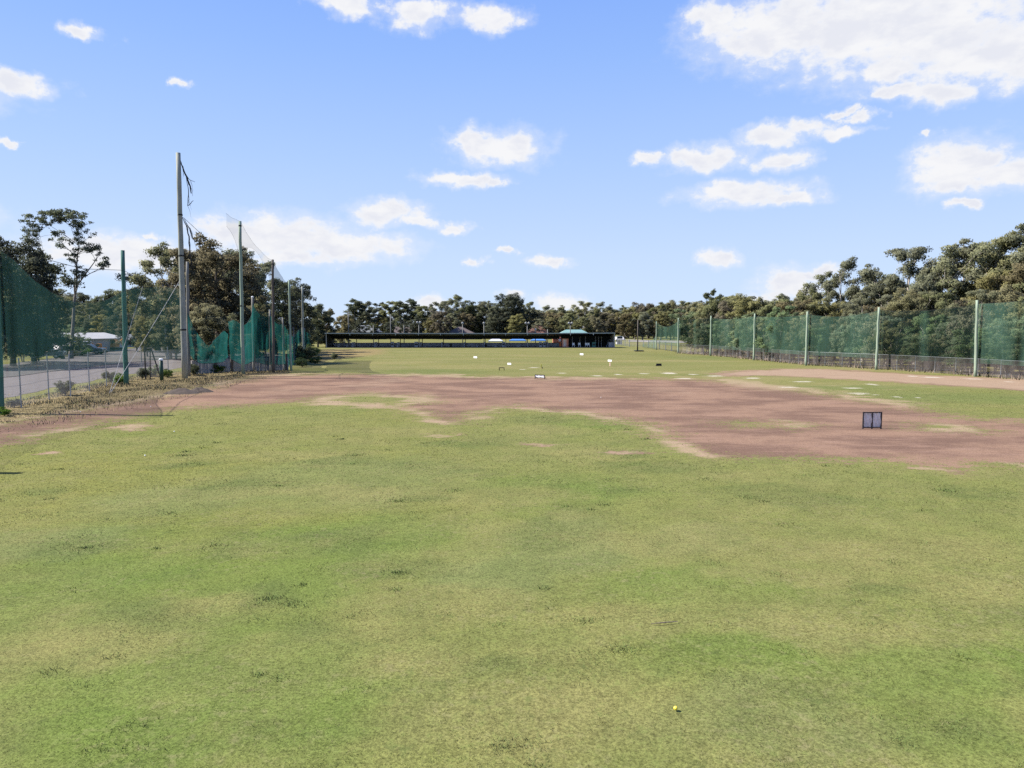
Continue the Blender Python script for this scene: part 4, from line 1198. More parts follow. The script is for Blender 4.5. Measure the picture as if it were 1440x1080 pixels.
# ------------------------------------------------------------------ range shelter
YS = G(660, 489.0)[1]                    # front line
XL = at(458, 489, YS)[0]; XR = at(864.5, 489, YS)[0]
ZF = zat(468.6, YS)
DEP = 6.0
sh = empty('range_shelter', ((XL + XR) / 2, YS, 0)); cx0 = (XL + XR) / 2
tag(sh, 'long low dark open-fronted driving range shelter across the far end of the field', 'shelter')
W = XR - XL
zb = zat(476.5, YS + DEP)
ZB = 2.35
xs = lambda px: at(px, 480, YS)[0] - cx0
mb = MB()
# roof sheet with thickness, falling to the rear
def roofz(x): return ZF + .10 * (x / (W / 2)) ** 2 * (1 if x > 0 else .6)
segs = 28
vs = []; fs = []
for i in range(segs + 1):
    x = -W / 2 + W * i / segs
    z = roofz(x)
    vs += [(x, -.5, z), (x, DEP + .4, ZB), (x, DEP + .4, ZB - .06), (x, -.5, z - .08)]
for i in range(segs):
    a = i * 4; b = a + 4
    for k in range(4):
        fs.append((a + k, a + (k + 1) % 4, b + (k + 1) % 4, b + k))
fs += [(0, 1, 2, 3), tuple(segs * 4 + k for k in (3, 2, 1, 0))]
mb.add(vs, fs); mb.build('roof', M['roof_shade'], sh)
mb = MB()
for i in range(segs):
    x0 = -W / 2 + W * i / segs; x1 = -W / 2 + W * (i + 1) / segs
    mb.box(((x0 + x1) / 2, -.53, (roofz(x0) + roofz(x1)) / 2 - .06), (W / segs, .05, .20))
mb.build('fascia', M['fascia'], sh)
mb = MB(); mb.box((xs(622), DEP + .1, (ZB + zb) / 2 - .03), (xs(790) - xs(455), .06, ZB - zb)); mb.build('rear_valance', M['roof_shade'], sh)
zw = zat(482.3, YS + DEP)
mb = MB(); mb.box((xs(622), DEP + .2, zw / 2 - .05), (xs(790) - xs(455), .10, zw + .1))
for k in range(26):
    mb.box((xs(460) + k * (xs(788) - xs(460)) / 25, DEP + .12, zw / 2 - .02), (.08, .08, zw))
mb.build('rear_wall', M['shelter_wall'], sh)
mb = MB(); mb.box((xs(622), DEP + .14, zw + .03), (xs(790) - xs(455), .22, .06)); mb.build('wall_capping', M['dark_mesh'], sh)
mb = MB(); mb.box((0, DEP / 2, .05), (W, DEP + .8, .10)); mb.build('floor_slab', M['gravel'], sh)
for px in (458.5, 493, 525, 557, 589, 620, 652, 681, 711, 742, 770, 802, 834, 863.5):
    x = xs(px) + (.12 if px < 459 else 0)
    mb = MB(); mb.box((x, -.2, roofz(x) / 2 - .1), (.13, .13, roofz(x) - .1))
    if 470 < px < 860: mb.v = [(a, b + DEP - .1, c_ * ZB / (roofz(x))) for a, b, c_ in mb.v]
    mb.build('roof_post', M['galv'] if px < 459 or px > 860 else M['dark_mesh'], sh)
for px in (493, 525, 557, 589, 620, 652, 681, 711, 742, 770, 802, 834):
    x = xs(px); mb = MB()
    mb.prism([(-.06, 0), (.06, 0), (.06, -.34), (-.06, -.34)], -.7, -.3)
    mb.v = [(a + x, b, c_ + roofz(x) - .1) for a, b, c_ in mb.v]
    mb.build('beam_end', M['fascia'], sh)
for px in (493, 525, 557, 589, 620, 652, 681, 711, 742, 770):
    x = xs(px); mb = MB(); mb.box((x, DEP / 2 - .2, .62), (.05, DEP * .55, 1.0)); mb.build('bay_divider', M['shelter_wall'], sh)
    mb = MB(); mb.tube([(x, -.3, roofz(x) - .2), (x, DEP, ZB - .15)], .06, 5); mb.build('rafter', M['dark_mesh'], sh)
# end walls and club rooms at the right
def sidewall(x, mat, t=.14):
    mb = MB()
    z = roofz(x) - .10
    mb.prism([(0, 0), (t, 0), (t, 1), (0, 1)], -.3, DEP + .3)
    mb.v = [(a + x, b, (-.1 if c_ == 0 else (z + (ZB - .08 - z) * max(0, (b + .5) / (DEP + .9))))) for a, b, c_ in mb.v]
    mb.build('end_wall', mat, sh)
sidewall(W / 2 - .16, M['side_wall'])
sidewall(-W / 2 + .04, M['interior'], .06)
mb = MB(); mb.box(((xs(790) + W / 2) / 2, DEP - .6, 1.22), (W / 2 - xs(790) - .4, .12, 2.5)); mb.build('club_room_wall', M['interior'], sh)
for px in (807, 818, 826, 840.6, 845, 849):
    mb = MB(); mb.box((xs(px), DEP - 2.2, 1.2), (.10, .10, 2.2)); mb.build('roof_post', M['side_wall'], sh)
mb = MB(); mb.tube([(xs(853.2), .6, .1), (xs(857.5), 1.6, 1.5)], .07, 6); mb.build('handrail', M['galv'], sh)
mb = MB(); mb.box(((xs(860)), .6, .62), (xs(864) - xs(857), .06, 1.0)); mb.build('side_panel', M['side_wall'], sh)

# things in the shelter
def shelter_thing(name, px, Y, w, d, h, mat, label, cat, group=None, legs=False, parts=()):
    x = at(px, 485, Y)[0]
    o = empty(name, (x, Y, .10)); tag(o, label, cat, group)
    mb = MB()
    if legs:
        mb.box((0, 0, h * .5), (w, d, .08)); mb.box((0, d / 2, h * .75), (w, .06, h * .5)); mb.build('seat', mat, o)
        for sx in (-1, 1):
            for sy in (-1, 1):
                mb = MB(); mb.tube([(sx * w * .45, sy * d * .45, 0), (sx * w * .42, sy * d * .42, h * .48)], .025, 5); mb.build('leg', mat, o)
    else:
        mb.box((0, 0, h / 2), (w, d, h)); mb.box((0, -.02, h + .03), (w * 1.06, d * 1.06, .06)); mb.build('body', mat, o)
        mb = MB(); mb.box((0, -d / 2 - .015, h * .55), (w * .7, .03, h * .3)); mb.build('panel', M['dark_mesh'], o)
    return o
pale = plain('pale_cabinet', (.36, .36, .38), .6, var=.2)
for px, w, lab in ((552, .6, 'pale upright cabinet in the shelter bay below the third light pole'), (585.5, .75, 'pale upright cabinet in the shelter beside the first twin lamp'), (708, .6, 'pale upright cabinet near the middle of the shelter'), (760, .6, 'pale cabinet, left of the pair near the orange box'), (765.5, .55, 'pale cabinet, right of the pair near the orange box')):
    shelter_thing('cabinet', px, YS + 2.2, w, .5, 1.05, pale, lab, 'cabinet', 'cabinets in the shelter')
for px, lab in ((814.8, 'white chair in the dark club room, left of the teal box'), (806.5, 'white chair next to the peach door'), (827.5, 'white chair just left of the teal box'), (824.5, 'second white chair beside the one left of the teal box')):
    shelter_thing('chair', px, YS + 1.4, .5, .5, .9, M['white_paint'], lab, 'chair', 'white chairs in the shelter', True)
shelter_thing('bin', 835, YS + 1.6, .75, .6, 1.0, M['teal_box'], 'teal box standing in the dark club room', 'box')
for px, lab in ((476, 'small pale crate at the left end of the shelter'), (488, 'second small pale crate right of the left end of the shelter'), (671, 'small white crate in the bay below the lone single lamp'), (697, 'small pale crate left of the middle cabinet'), (729, 'low pale crate left of the middle twin lamp')):
    shelter_thing('crate', px, YS + 2.5, .35, .35, .4, pale, lab, 'crate', 'crates in the shelter')
shelter_thing('crate', 634, YS + 2.5, .5, .4, .6, M['interior'], 'black crate in the bay right of the first twin lamp', 'crate', 'crates in the shelter')
shelter_thing('crate', 683, YS + 2.5, .6, .4, .45, M['interior'], 'black crate in the bay right of the lone single lamp', 'crate', 'crates in the shelter')
# orange kiosk and peach door
x = at(784, 480, YS + 7.5)[0]
o = empty('kiosk', (x, YS + 8.5, 0)); tag(o, 'orange container behind the shelter opening left of the peach doors', 'container')
mb = MB(); mb.box((0, 0, 1.05), (2.0, 1.6, 2.1))
for k in range(9): mb.box((-.9 + k * .225, -.82, 1.05), (.08, .04, 1.9))
mb.build('body', M['orange'], o)
mb = MB(); mb.box((.55, -.86, 1.45), (.6, .05, .5)); mb.build('window', M['white_paint'], o)
x = at(795, 480, YS + .6)[0]
o = empty('kiosk', (x, YS + 1.6, .1)); tag(o, 'orange and peach booth with striped doors inside the shelter', 'booth')
mb = MB(); mb.box((0, 0, .9), (1.36, 1.4, 1.75)); mb.build('body', M['orange'], o)
for sx in (-.34, .12):
    mb = MB(); mb.box((sx, -.72, .9), (.3, .04, 1.55)); mb.build('door', M['peach'], o)
mb = MB(); mb.box((-.12, -.72, .9), (.10, .05, 1.5)); mb.build('trim', M['white_paint'], o)

# canopies behind the shelter
def canopy(px, py, wpx, Y, mat, label):
    x, _, z = at(px, py, Y); w = wpx / F * Y
    o = empty('canopy', (x, Y, 0)); tag(o, label, 'canopy', 'canopies behind the shelter')
    mb = MB()
    v = [(-w / 2, -1.5, z - .55), (w / 2, -1.5, z - .55), (w / 2, 1.5, z - .55), (-w / 2, 1.5, z - .55), (-w * .2, 0, z), (w * .2, 0, z), (-w / 2, -1.5, z - .75), (w / 2, -1.5, z - .75), (w / 2, 1.5, z - .75), (-w / 2, 1.5, z - .75)]
    mb.add(v, [(0, 1, 5, 4), (1, 2, 5), (2, 3, 4, 5), (3, 0, 4), (6, 7, 1, 0), (7, 8, 2, 1), (8, 9, 3, 2), (9, 6, 0, 3)])
    mb.build('cover', mat, o)
    for sx in (-.47, .47):
        for sy in (-1.4, 1.4):
            mb = MB(); mb.tube([(sx * w, sy, 0), (sx * w, sy, z - .6)], .05, 6); mb.build('leg', M['galv'], o)
canopy(697, 476.0, 20, 180, M['lilac_canvas'], 'pale lilac canopy seen through the shelter opening')
canopy(728, 475.5, 24, 182, M['blue_canvas'], 'blue canopy right of the pale one behind the shelter')
canopy(757, 475.5, 22, 184, M['blue_canvas'], 'blue canopy just left of the orange container')

# light poles behind the shelter
def light_pole(px, top, lamps, Y, label):
    x, _, z = at(px, top, Y)
    o = empty('light_pole', (x, Y, 0)); tag(o, label, 'light pole', 'light poles behind the shelter')
    mb = MB(); mb.smooth = True; mb.tube([(0, 0, -.1), (0, 0, z)], [.11, .085], 8); mb.build('shaft', M['post_grey'], o)
    if lamps == 2:
        mb = MB(); mb.tube([(-.32, 0, z), (.32, 0, z)], .05, 6); mb.build('arm', M['galv'], o)
    for k in range(lamps):
        sx = 0 if lamps == 1 else (-.32, .32)[k]
        mb = MB(); mb.smooth = True
        mb.tube([(sx, .12, z + .10), (sx, -.02, z + .14), (sx, -.20, z + .08), (sx, -.26, z + .06)], [.12, .22, .26, .20], 10); mb.build('lamp', M['lamp'], o)
for px, top, k, lab in ((489.5, 437, 0, 'leftmost light pole, tall bare and dark'), (525, 457, 0, 'short bare pole, second from the left behind the shelter'), (549, 442, 0, 'tall bare pole, third from the left behind the shelter'), (568, 457, 0, 'short bare pole just left of the first twin lamp'), (589, 454, 2, 'leftmost twin lamp light pole'),
                        (650.5, 455, 1, 'single lamp light pole before the brown hip roof'), (680.5, 455, 1, 'single lamp light pole right of the brown hip roof'), (741.5, 455, 2, 'middle twin lamp light pole at the left of the red roof'), (753, 464, 1, 'low single lamp pole before the red roof'), (770, 463, 0, 'low bare pole at the right edge of the red roof'), (802, 455, 2, 'right twin lamp light pole over the green roof')):
    light_pole(px, top, k, YS + 8.5, lab)

# houses beyond
def house(px0, px1, ridge, eave, Y, roof, wall, label, d=9.0, rx=.35, hip=True, roofname='roof', windows=2, wall2=None):
    x0, _, ze = at(px0, eave, Y); x1 = at(px1, eave, Y)[0]; zr = zat(ridge, Y + d / 2)
    w = x1 - x0
    o = empty('house', ((x0 + x1) / 2, Y + d / 2, 0)); tag(o, label, 'house')
    mb = MB(); mb.box((0, 0, ze / 2 - .1), (w - 1.0, d - 1.0, ze)); mb.build('wall', wall, o)
    mb = MB(); q = w / 2 * rx if hip else w / 2
    v = [(-w / 2, -d / 2, ze - .1), (w / 2, -d / 2, ze - .1), (w / 2, d / 2, ze - .1), (-w / 2, d / 2, ze - .1), (-q, 0, zr), (q, 0, zr), (-w / 2, -d / 2, ze - .3), (w / 2, -d / 2, ze - .3), (w / 2, d / 2, ze - .3), (-w / 2, d / 2, ze - .3)]
    mb.add(v, [(0, 1, 5, 4), (1, 2, 5), (2, 3, 4, 5), (3, 0, 4), (6, 7, 1, 0), (7, 8, 2, 1), (8, 9, 3, 2), (9, 6, 0, 3), (9, 8, 7, 6)])
    mb.build('roof', roof, o)
    for k in range(windows):
        xx = (k + .5) / windows * (w - 2) - (w - 2) / 2
        mb = MB(); mb.box((xx, -d / 2 + .5 - .03, 1.5), (1.5, .08, 1.1)); wo = mb.build('window', M['white_paint'], o)
        mb = MB(); mb.box((xx, -d / 2 + .5 - .06, 1.5), (1.3, .08, .9)); mb.build('pane', M['glass'], wo)
    return o
house(490, 533, 457.5, 467, 262, M['roof_grey'], M['brick'], 'grey roofed house behind the left half of the shelter')
house(553, 578, 459.5, 468, 266, M['roof_brown'], M['brick'], 'small brick house behind the shelter left of the first twin lamp', hip=False)
house(622, 670, 459.5, 470, 256, M['roof_brown'], M['brick'], 'house with dark brown hip roof behind the middle of the shelter', rx=.1)
house(740, 774, 458, 469, 262, M['roof_red'], M['brick'], 'house with reddish tiled roof behind the shelter', rx=.3)
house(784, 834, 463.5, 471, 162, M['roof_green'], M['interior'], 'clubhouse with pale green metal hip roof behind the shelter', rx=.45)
h_ = house(866, 878, 473.5, 476.5, 178, M['shed_roof'], M['side_wall'], 'tiny white roofed hut right of the shelter end', d=4, hip=False, windows=1)

# ------------------------------------------------------------------ left: shed, house and yard
def shed():
    Y = 118
    x0 = at(66, 490, Y)[0]; x1 = at(109, 490, Y)[0]; x2 = at(135, 490, Y + 2)[0]
    z1 = zat(476.5, Y); z2 = zat(469.5, Y)
    o = empty('shed', ((x0 + x2) / 2, Y + 5, 0)); tag(o, 'white gable roofed shed beyond the car park on the left', 'shed')
    c = (x0 + x2) / 2; d = 12
    w = x2 - x0
    mb = MB(); mb.prism([(-w / 2, 0), (w / 2, 0), (w / 2, z1), (-w * .05, z2), (-w / 2, z1)], -d / 2, d / 2); mb.build('wall', M['shed_wall'], o)
    for s in (-1, 1):
        a = (s * w / 2 + s * .3, z1 - .12); b = (-w * .05, z2 + .05)
        mb = MB(); mb.prism([(a[0], a[1]), (b[0], b[1]), (b[0], b[1] + .12), (a[0], a[1] + .12)], -d / 2 - .4, d / 2 + .4); mb.build('roof_panel', M['shed_roof'], o)
    mb = MB(); mb.box((-.2, -d / 2 - .03, 1.1), (1.0, .06, 2.1)); dr = mb.build('door', M['dark_green_paint'], o)
    mb = MB(); mb.box((.1, -d / 2 - .07, 1.1), (.06, .06, .2)); mb.build('handle', M['galv'], dr)
    mb = MB(); mb.box((-.2, -d / 2 - .5, 2.3), (1.6, 1.0, .06), rx=.3); mb.build('awning', M['shed_roof'], o)
    mb = MB(); mb.box((2.6, -d / 2 - .03, 2.2), (1.0, .06, .8)); wf = mb.build('window', M['galv'], o)
    mb = MB(); mb.box((2.6, -d / 2 - .06, 2.2), (.8, .06, .6)); mb.build('pane', M['glass'], wf)
    mb = MB(); mb.box((-w * .3, -d / 2 - .03, 1.3), (2.4, .06, 2.6)); mb.build('roller_door', M['side_wall'], o)
shed()
house(146, 182, 470, 478, 150, M['roof_grey'], M['side_wall'], 'grey roofed house in the trees right of the white shed', rx=.5, windows=3)

def vehicle(px, py, L, label, paint, rz, van=False):
    x, y = G(px, py)
    o = empty('parked_car', (x, y, .09), rz); tag(o, label, 'car', 'vehicles by the shed')
    w = 1.75
    mb = MB()
    prof = [(-L / 2, .35), (L / 2, .35), (L / 2, .85), (L * .42, .95), (L * .2, 1.0), (-L / 2, 1.0)]
    if van: prof = [(-L / 2, .35), (L / 2, .35), (L / 2, .9), (L * .36, 1.05), (-L / 2, 1.08)]
    mb.prism(prof, -w / 2, w / 2); mb.build('body', paint, o)
    mb = MB()
    cab = [(-L * .42, 1.0), (L * .22, 1.0), (L * .08, 1.5), (-L * .32, 1.52)] if not van else [(-L * .48, 1.08), (L * .34, 1.05), (L * .2, 1.85), (-L * .47, 1.9)]
    mb.prism(cab, -w / 2 + .1, w / 2 - .1); mb.build('cabin', paint, o)
    mb = MB(); mb.prism([(a * .93, 1.02 + (b - 1.02) * .86 + .02) for a, b in cab], -w / 2 + .08, w / 2 - .08); mb.build('window', M['glass'], o)
    for sx in (-.31, .31):
        for sy in (-1, 1):
            mb = MB(); mb.tube([(sx * L, sy * (w / 2 - .18), .32), (sx * L, sy * (w / 2 + .02), .32)], .32, 12); t = mb.build('wheel', M['tyre'], o)
            mb = MB(); mb.tube([(sx * L, sy * (w / 2 + .0), .32), (sx * L, sy * (w / 2 + .035), .32)], .18, 10); mb.build('rim', M['galv'], t)
    for sy in (-.6, .6):
        mb = MB(); mb.box((L / 2 + .01, sy, .72), (.04, .3, .16)); mb.build('headlight', M['white_paint'], o)
vehicle(119, 497, 4.4, 'white van parked right of the shed door', M['car_white'], .4, True)
vehicle(126, 499, 4.2, 'dark car parked in front of the white van', M['car_dark'], .2)
vehicle(91, 501, 3.8, 'cream car parked in front of the shed', M['shed_wall'], 1.2)
vehicle(66, 505, 4.2, 'dark car half hidden by the saplings left of the shed', M['car_dark'], .3)

def digger(px, py, label, s=1.0, flip=1):
    x, y = G(px, py)
    o = empty('digger', (x, y, .05)); o.scale = (s * flip, s, s); tag(o, label, 'digger', 'orange machines in the yard')
    for sy in (-.6, .6):
        mb = MB(); mb.prism([(-1.2, .1), (1.2, .1), (1.4, .35), (1.2, .62), (-1.2, .62), (-1.4, .35)], sy - .2, sy + .2); mb.build('track', M['tyre'], o)
    mb = MB(); mb.box((-.2, 0, 1.0), (2.0, 1.4, .6)); mb.build('body', M['machine'], o)
    mb = MB(); mb.prism([(-.2, 1.3), (.8, 1.3), (.6, 2.2), (-.2, 2.2)], -.5, .5); cb = mb.build('cab', M['machine'], o)
    mb = MB(); mb.prism([(-.1, 1.45), (.68, 1.45), (.54, 2.05), (-.1, 2.05)], -.53, .53); mb.build('window', M['glass'], cb)
    mb = MB(); mb.tube([(.8, 0, 1.2), (2.0, 0, 2.5), (3.0, 0, 1.9)], [.16, .16, .12], 6); mb.build('arm', M['machine'], o)
    mb = MB(); mb.prism([(2.8, 1.9), (3.3, 1.9), (3.2, 1.2), (2.7, 1.4)], -.35, .35); mb.build('bucket', M['dark_mesh'], o)
digger(160, 493.5, 'orange digger in the yard left of the middle net post', .9)
digger(141, 497, 'smaller orange digger close to the white shed', .7, -1)
# yard plants
for px, py, hgt, v, lab in ((116, 500, 1.5, 'bush0', 'low green bush before the shed vehicles'), (148, 491, 2.2, 'bush0', 'green bush between the two orange diggers'), (100, 503, 1.2, 'bush1', 'dark low bush before the cream car'), (196, 489, 2.0, 'bush0', 'green hedge bush right of the middle net post'), (214, 489, 1.8, 'bush1', 'dark hedge bush behind the fence stay'), (232, 489, 2.2, 'bush0', 'round hedge bush behind the bollard')):
    x, y = G(px, py); tree(v, x, y, hgt, lab, 'bushes round the yard', None, 'bush', 0, 1.3, 'bush')
# white posts by the yard drive
for px, lab in ((190, 'left of the two white yard posts'), (196.5, 'right of the two white yard posts')):
    x, y = G(px, 489)
    o = empty('white_post', (x, y, 0)); tag(o, lab + ' beyond the car park', 'post', 'white yard posts')
    mb = MB(); mb.box((0, 0, .9), (.4, .3, 1.9)); mb.build('post', M['white_paint'], o)
    mb = MB(); mb.box((0, 0, 1.9), (.5, .4, .12)); mb.build('cap', M['shed_roof'], o)

# ------------------------------------------------------------------ signs, targets and small things on the field
def board(px, py, wpx, hpx, label, legpx=0.0, rz=-.75):
    """distance sign; py is where it meets the ground"""
    x, y = G(px, py)
    k = y / F
    o = empty('distance_board', (x, y, 0), rz); tag(o, label, 'sign', 'white distance boards')
    w, hh, l = wpx * .92 * k / math.cos(rz), hpx * .9 * k, legpx * k
    mb = MB(); mb.box((0, 0, l + hh / 2), (w, .04, hh)); mb.build('panel', M['white_paint'], o)
    if l > .3:
        mb = MB(); mb.box((0, .05, (l + hh) / 2 - .05), (.09, .05, l + hh * .8)); mb.build('post', M['peach'], o)
    else:
        for s in (-1, 1):
            mb = MB(); mb.tube([(s * w * .4, .03, -.05), (s * w * .4, .05, l + hh * .8)], .02, 5); mb.build('leg', M['galv'], o)
board(668.5, 504.2, 5.6, 2.8, 'small white board nearest the middle of the shelter, leftmost on the field', .6)
board(716.3, 513.6, 5.6, 3.0, 'small white board up right from the black framed target', .6)
board(818, 500, 4.8, 2.8, 'small white board standing near the orange booth end of the shelter', .6)
board(857.5, 515, 5.2, 3.0, 'white board raised on a pale single post', 6.5)

def target(name, px, py, w, h, panels, sheet_m, label, rz=0.0, lift=.0, bot=True, fr=.045, stay=True):
    x, y = G(px, py)
    o = empty(name, (x, y, 0), rz); tag(o, label, 'target')
    mb = MB()
    for i in range(panels + 1):
        mb.box((-w / 2 + w * i / panels, 0, (h) / 2), (fr, fr, h))
    mb.box((0, 0, h - fr / 2 + .002), (w + fr, fr * .9, fr))
    if bot: mb.box((0, 0, lift + fr / 2), (w, fr * .9, fr))
    mb.build('frame', M['dark_mesh'], o)
    for i in range(panels):
        pw = w / panels - fr
        n = 8
        vs = []; fs = []
        for j in range(n + 1):
            for k in range(n + 1):
                vs.append((-w / 2 + w * (i + .5) / panels + (k / n - .5) * pw, .025 * math.sin(k * 1.7 + j * .9 + i) + .005, lift + fr + (h - lift - 2 * fr) * j / n))
        for j in range(n):
            for k in range(n):
                a = j * (n + 1) + k; fs.append((a, a + 1, a + n + 2, a + n + 1))
        mb = MB(); mb.add(vs, fs); mb.smooth = True
        mb.build('sheet', sheet_m, o)
    if stay:
        for s in (-1, 1):
            mb = MB(); mb.tube([(s * w * .48, 0, h * .8), (s * w * .48, .35, 0)], fr * .35, 5); mb.build('stay', M['dark_mesh'], o)
x, y = G(1226, 603)
target('target_screen', 1226, 603.5, 26.5 * y / F, 24.5 * y / F, 2, M['target_sheet'], 'grey two-panel target screen in a dark frame standing on the dirt', .06, .05, fr=.04, stay=False)
x, y = G(759, 533)
target('target_board', 759, 533.5, 15 * y / F, 6.6 * y / F, 1, M['silver_white'], 'wide torn white target frame at the far edge of the dirt', -.55, .12, fr=.045)
x, y = G(705.5, 521)
target('target_board', 705.5, 521.3, 6.8 * y / F, 4.6 * y / F, 1, M['dark_mesh'], 'small black framed target with pale legs on the far grass', -.05, .25, bot=True, fr=.06)
x, y = G(926.5, 515)
target('target_board', 926.5, 514.8, 6.6 * y / F, 3.6 * y / F, 1, M['dark_mesh'], 'small dark box target on the grass below the lone dark pole', .1, .02, fr=.08)
# yellow flag on a dark base
x, y = G(761.7, 518.3)
k = y / F
o = empty('yellow_flag', (x, y, 0)); tag(o, 'small yellow flag on a dark base behind the torn white target', 'flag')
mb = MB(); mb.tube([(0, 0, -.05), (-.03, 0, 6.6 * k)], .03, 6); mb.build('stick', M['yellow'], o)
mb = MB(); mb.prism([(-.02, 6.4 * k), (-.08 * 1, 6.2 * k), (-1.6 * k, 2.8 * k), (.6 * k, 2.4 * k)], -.03, .03); mb.build('cloth', M['yellow'], o)
mb = MB(); mb.tube([(.04, 0, -.05), (.04, 0, 1.8 * k), (.04, 0, 2.3 * k)], [1.1 * k, .8 * k, .5 * k], 8); mb.build('base', M['dark_mesh'], o)
# golf balls
def ball(px, py, mat, label, r=.0214, group=None):
    x, y = G(px, py)
    bpy_me = bpy.data.meshes.new('golf_ball')
    import bmesh
    b = bmesh.new(); bmesh.ops.create_uvsphere(b, u_segments=24, v_segments=16, radius=r); b.to_mesh(bpy_me); b.free()
    for p in bpy_me.polygons: p.use_smooth = True
    o = link_mesh('golf_ball', bpy_me, mat)
    o.location = (x, y, float(gz(np.array([x]), np.array([y]))[0]) + r + .012)
    tag(o, label, 'golf ball', group)
m, nt = new_mat('dimpled_yellow')
tc = nt.n('ShaderNodeTexCoord').outputs['Object']
vo = nt.n('ShaderNodeTexVoronoi', {'Vector': tc, 'Scale': 260}).outputs[0]
bp = nt.n('ShaderNodeBump', {'Height': vo, 'Strength': .3, 'Distance': .001}).outputs[0]
out(nt, nt.n('ShaderNodeBsdfPrincipled', {'Base Color': (.80, .62, .06, 1), 'Roughness': .3, 'Normal': bp}).outputs[0])
ball(950, 998.5, m, 'yellow golf ball lying in the grass in the foreground')
for px, py, lab in ((204, 641, 'white ball on the grass below the dirt track'), (245, 607, 'white ball at the grass edge by the track'), (113, 580, 'white ball on the dirt below the wire fence'), (212, 572, 'white ball on the dirt below the tallest pole'), (845, 560, 'white ball far out on the dirt')):
    ball(px, py, M['white_paint'], lab, group='white golf balls')
# stick
a = G(916, 879); b = G(953, 876)
mb = MB(); mb.tube([(0, 0, .02), ((b[0] - a[0]) * .5, (b[1] - a[1]) * .5 - .01, .028), (b[0] - a[0], b[1] - a[1], .02)], [.004, .008, .005], 6)
o = mb.build('stick', M['bark_brown']); o.location = (a[0], a[1], 0); tag(o, 'thin brown stick lying on the lawn above the yellow ball', 'stick')

# ------------------------------------------------------------------ sun, sky and clouds
EL = math.radians(46); AZ = math.radians(273)
S = Vector((math.sin(AZ) * math.cos(EL), math.cos(AZ) * math.cos(EL), math.sin(EL)))
ld = bpy.data.lights.new('sun', 'SUN'); ld.energy = 4.6; ld.angle = math.radians(.53); ld.color = (1, .95, .87)
lo = bpy.data.objects.new('sun', ld); COL.objects.link(lo); lo.rotation_euler = S.to_track_quat('Z', 'Y').to_euler(); lo.location = (-60, 0, 60)

w = bpy.data.worlds.new('World'); scene.world = w; w.use_nodes = True
w.node_tree.nodes.clear(); nt = NT(w.node_tree)
sky = nt.n('ShaderNodeTexSky', sky_type='NISHITA', sun_disc=False, sun_elevation=EL, sun_rotation=AZ, air_density=1.0, dust_density=.4, ozone_density=1.5, altitude=100)
CLOUDS = [(1100, 40, 115, 48), (1200, 35, 130, 62), (1300, 45, 140, 66), (1390, 72, 110, 48), (1270, 0, 140, 45), (1005, 28, 38, 26), (1480, 80, 90, 40), (1250, 97, 40, 20), (1322, 131, 42, 20), (1270, 125, 34, 12),
          (705, 208, 62, 24), (662, 200, 30, 20), (650, 252, 56, 10), (690, 257, 24, 7), (543, 297, 50, 20), (585, 312, 34, 8), (400, 335, 105, 34), (490, 346, 90, 22), (330, 322, 52, 20), (160, 356, 95, 26), (225, 362, 60, 20), (410, 362, 60, 14), (640, 318, 24, 9), (665, 366, 16, 7), (770, 366, 32, 8), (712, 355, 14, 5), (200, 330, 16, 5),
          (588, 20, 44, 20), (685, 26, 48, 16), (490, 6, 42, 16), (112, 42, 30, 10), (18, 119, 52, 17), (255, 121, 14, 6), (0, 202, 12, 6), (1085, 190, 52, 15), (1140, 181, 42, 11), (1190, 186, 30, 8), (1190, 156, 18, 8), (1212, 164, 20, 8), (992, 222, 58, 18), (908, 222, 18, 9), (1100, 222, 40, 15),
          (1050, 274, 82, 17), (1015, 268, 36, 13), (1110, 282, 50, 9), (1352, 232, 60, 38), (1425, 240, 60, 26), (1345, 258, 50, 16), (1310, 190, 12, 6), (1358, 287, 20, 8), (1016, 361, 28, 14), (1112, 398, 50, 24), (1085, 415, 36, 14), (1160, 384, 30, 10), (790, 428, 36, 14), (600, 425, 24, 9), (722, 416, 20, 8),
          (-200, 100, 160, 40), (-150, 300, 120, 40), (1650, 200, 140, 60), (1750, 350, 160, 40)]
dirv = nt.n('ShaderNodeTexCoord').outputs['Generated']
sx = nt.n('ShaderNodeSeparateXYZ', {0: dirv})
az = nt.math('ARCTAN2', sx.outputs[0], sx.outputs[1]); el = nt.math('ARCSINE', sx.outputs[2])
av = nt.n('ShaderNodeCombineXYZ', {0: az, 1: el, 2: 0.0}).outputs[0]
wn = nt.n('ShaderNodeTexNoise', {'Vector': av, 'Scale': 22.0, 'Detail': 6.0, 'Roughness': .62})
wv = nt.n('ShaderNodeVectorMath', {0: wn.outputs['Color'], 1: (.5, .5, .5)}, operation='SUBTRACT').outputs[0]
wv = nt.n('ShaderNodeVectorMath', {0: wv, 1: (.095, .038, 0)}, operation='MULTIPLY').outputs[0]
pv = nt.n('ShaderNodeVectorMath', {0: av, 1: wv}, operation='ADD').outputs[0]
acc = None; hsh = None
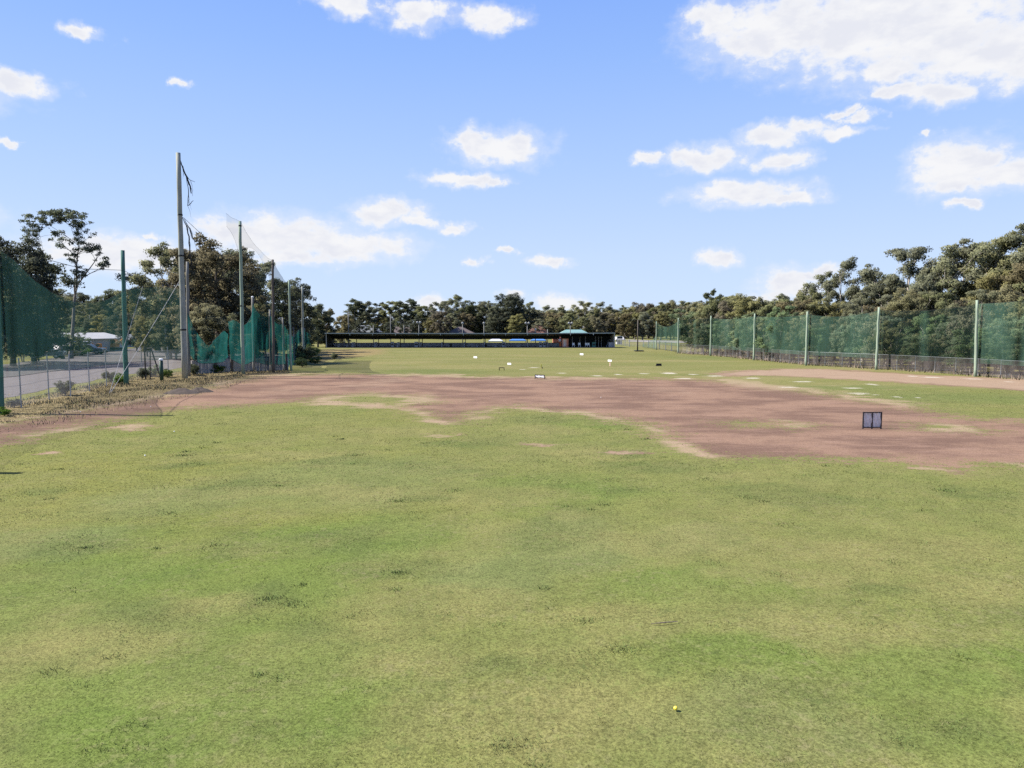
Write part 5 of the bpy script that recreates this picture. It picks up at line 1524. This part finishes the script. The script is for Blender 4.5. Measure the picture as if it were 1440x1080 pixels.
for px, py, rx, ry in CLOUDS:
    d = ray(px, py); d = d / np.linalg.norm(d)
    a0 = math.atan2(d[0], d[1]); e0 = math.asin(d[2])
    k = math.hypot(px - 720, F) / F
    ra = rx / F / k ** 1.2; re = ry / F / k * .95
    q = nt.n('ShaderNodeVectorMath', {0: pv, 1: (a0, e0, 0)}, operation='SUBTRACT').outputs[0]
    q = nt.n('ShaderNodeVectorMath', {0: q, 1: (1 / ra, 1 / re, 0)}, operation='MULTIPLY').outputs[0]
    L = nt.n('ShaderNodeVectorMath', {0: q}, operation='LENGTH').outputs['Value']
    v = nt.math('SUBTRACT', 1.0, L)
    acc = v if acc is None else nt.n('ShaderNodeMath', {0: acc, 1: v, 2: .12}, operation='SMOOTH_MAX').outputs[0]
puff = nt.n('ShaderNodeTexNoise', {'Vector': nt.n('ShaderNodeVectorMath', {0: av, 1: (1, 1.6, 1)}, operation='MULTIPLY').outputs[0], 'Scale': 34.0, 'Detail': 7.0, 'Roughness': .6}).outputs[0]
dens = nt.math('ADD', acc, nt.math('MULTIPLY', nt.math('SUBTRACT', puff, .5), 1.7))
cm = nt.ramp(dens, -.26, .50)
wisp = nt.ramp(nt.math('ADD', acc, nt.math('MULTIPLY', nt.math('SUBTRACT', puff, .42), 1.0)), -.45, .3, 0, .38)
cm = nt.math('MAXIMUM', cm, wisp)
inner = nt.noise(nt.n('ShaderNodeVectorMath', {0: av, 1: (1, 2.2, 1)}, operation='MULTIPLY').outputs[0], 16, 5, .55)
SKYK = .115
cl = nt.mix(nt.math('MULTIPLY', nt.ramp(inner, .36, .60), nt.ramp(dens, .15, .8)), (.97, .975, 1.0), (.84, .86, .94))
CK = .955 / 2 ** 1.35 / SKYK
clk = nt.mix(1.0, cl, (CK, CK, CK), 'MULTIPLY')
# pale band of air near the horizon
EXPO = 1.35
rampn = nt.n('ShaderNodeValToRGB', {0: nt.ramp(el, 0, .9)})
rampn.inputs[0].links[0].from_node.interpolation_type = 'LINEAR'
cr = rampn.color_ramp
stops = [(0.0, (.60, .75, .985)), (.11, (.555, .705, .99)), (.25, (.425, .61, .99)), (.40, (.30, .50, .985)), (.55, (.205, .395, .97)), (.75, (.11, .28, .88)), (1.0, (.06, .19, .70))]
while len(cr.elements) < len(stops): cr.elements.new(.5)
for e_, (p_, c_) in zip(cr.elements, stops):
    e_.position = p_; e_.color = tuple(v / 2 ** EXPO / SKYK for v in c_) + (1,)
skyc = nt.mix(.05, rampn.outputs[0], sky.outputs[0])
mixc = nt.mix(cm, skyc, clk)
bg = nt.n('ShaderNodeBackground', {'Color': mixc, 'Strength': SKYK})
o_ = nt.n('ShaderNodeOutputWorld'); nt.t.links.new(bg.outputs[0], o_.inputs[0])

# ------------------------------------------------------------------ camera and render settings
cam = bpy.data.cameras.new('camera'); co = bpy.data.objects.new('camera', cam); COL.objects.link(co)
cam.sensor_width = 36; cam.lens = F / 1440 * 36; cam.clip_end = 6000; cam.clip_start = .1
co.location = (0, 0, H); co.rotation_euler = (PI / 2 - PITCH, 0, 0)
scene.camera = co
scene.render.resolution_x = 1024; scene.render.resolution_y = 768
scene.view_settings.view_transform = 'Standard'; scene.view_settings.look = 'None'
scene.view_settings.exposure = EXPO; scene.view_settings.gamma = 1
scene.cycles.max_bounces = 6; scene.cycles.diffuse_bounces = 2; scene.cycles.transparent_max_bounces = 24; scene.cycles.transmission_bounces = 4
scene.cycles.use_denoising = False
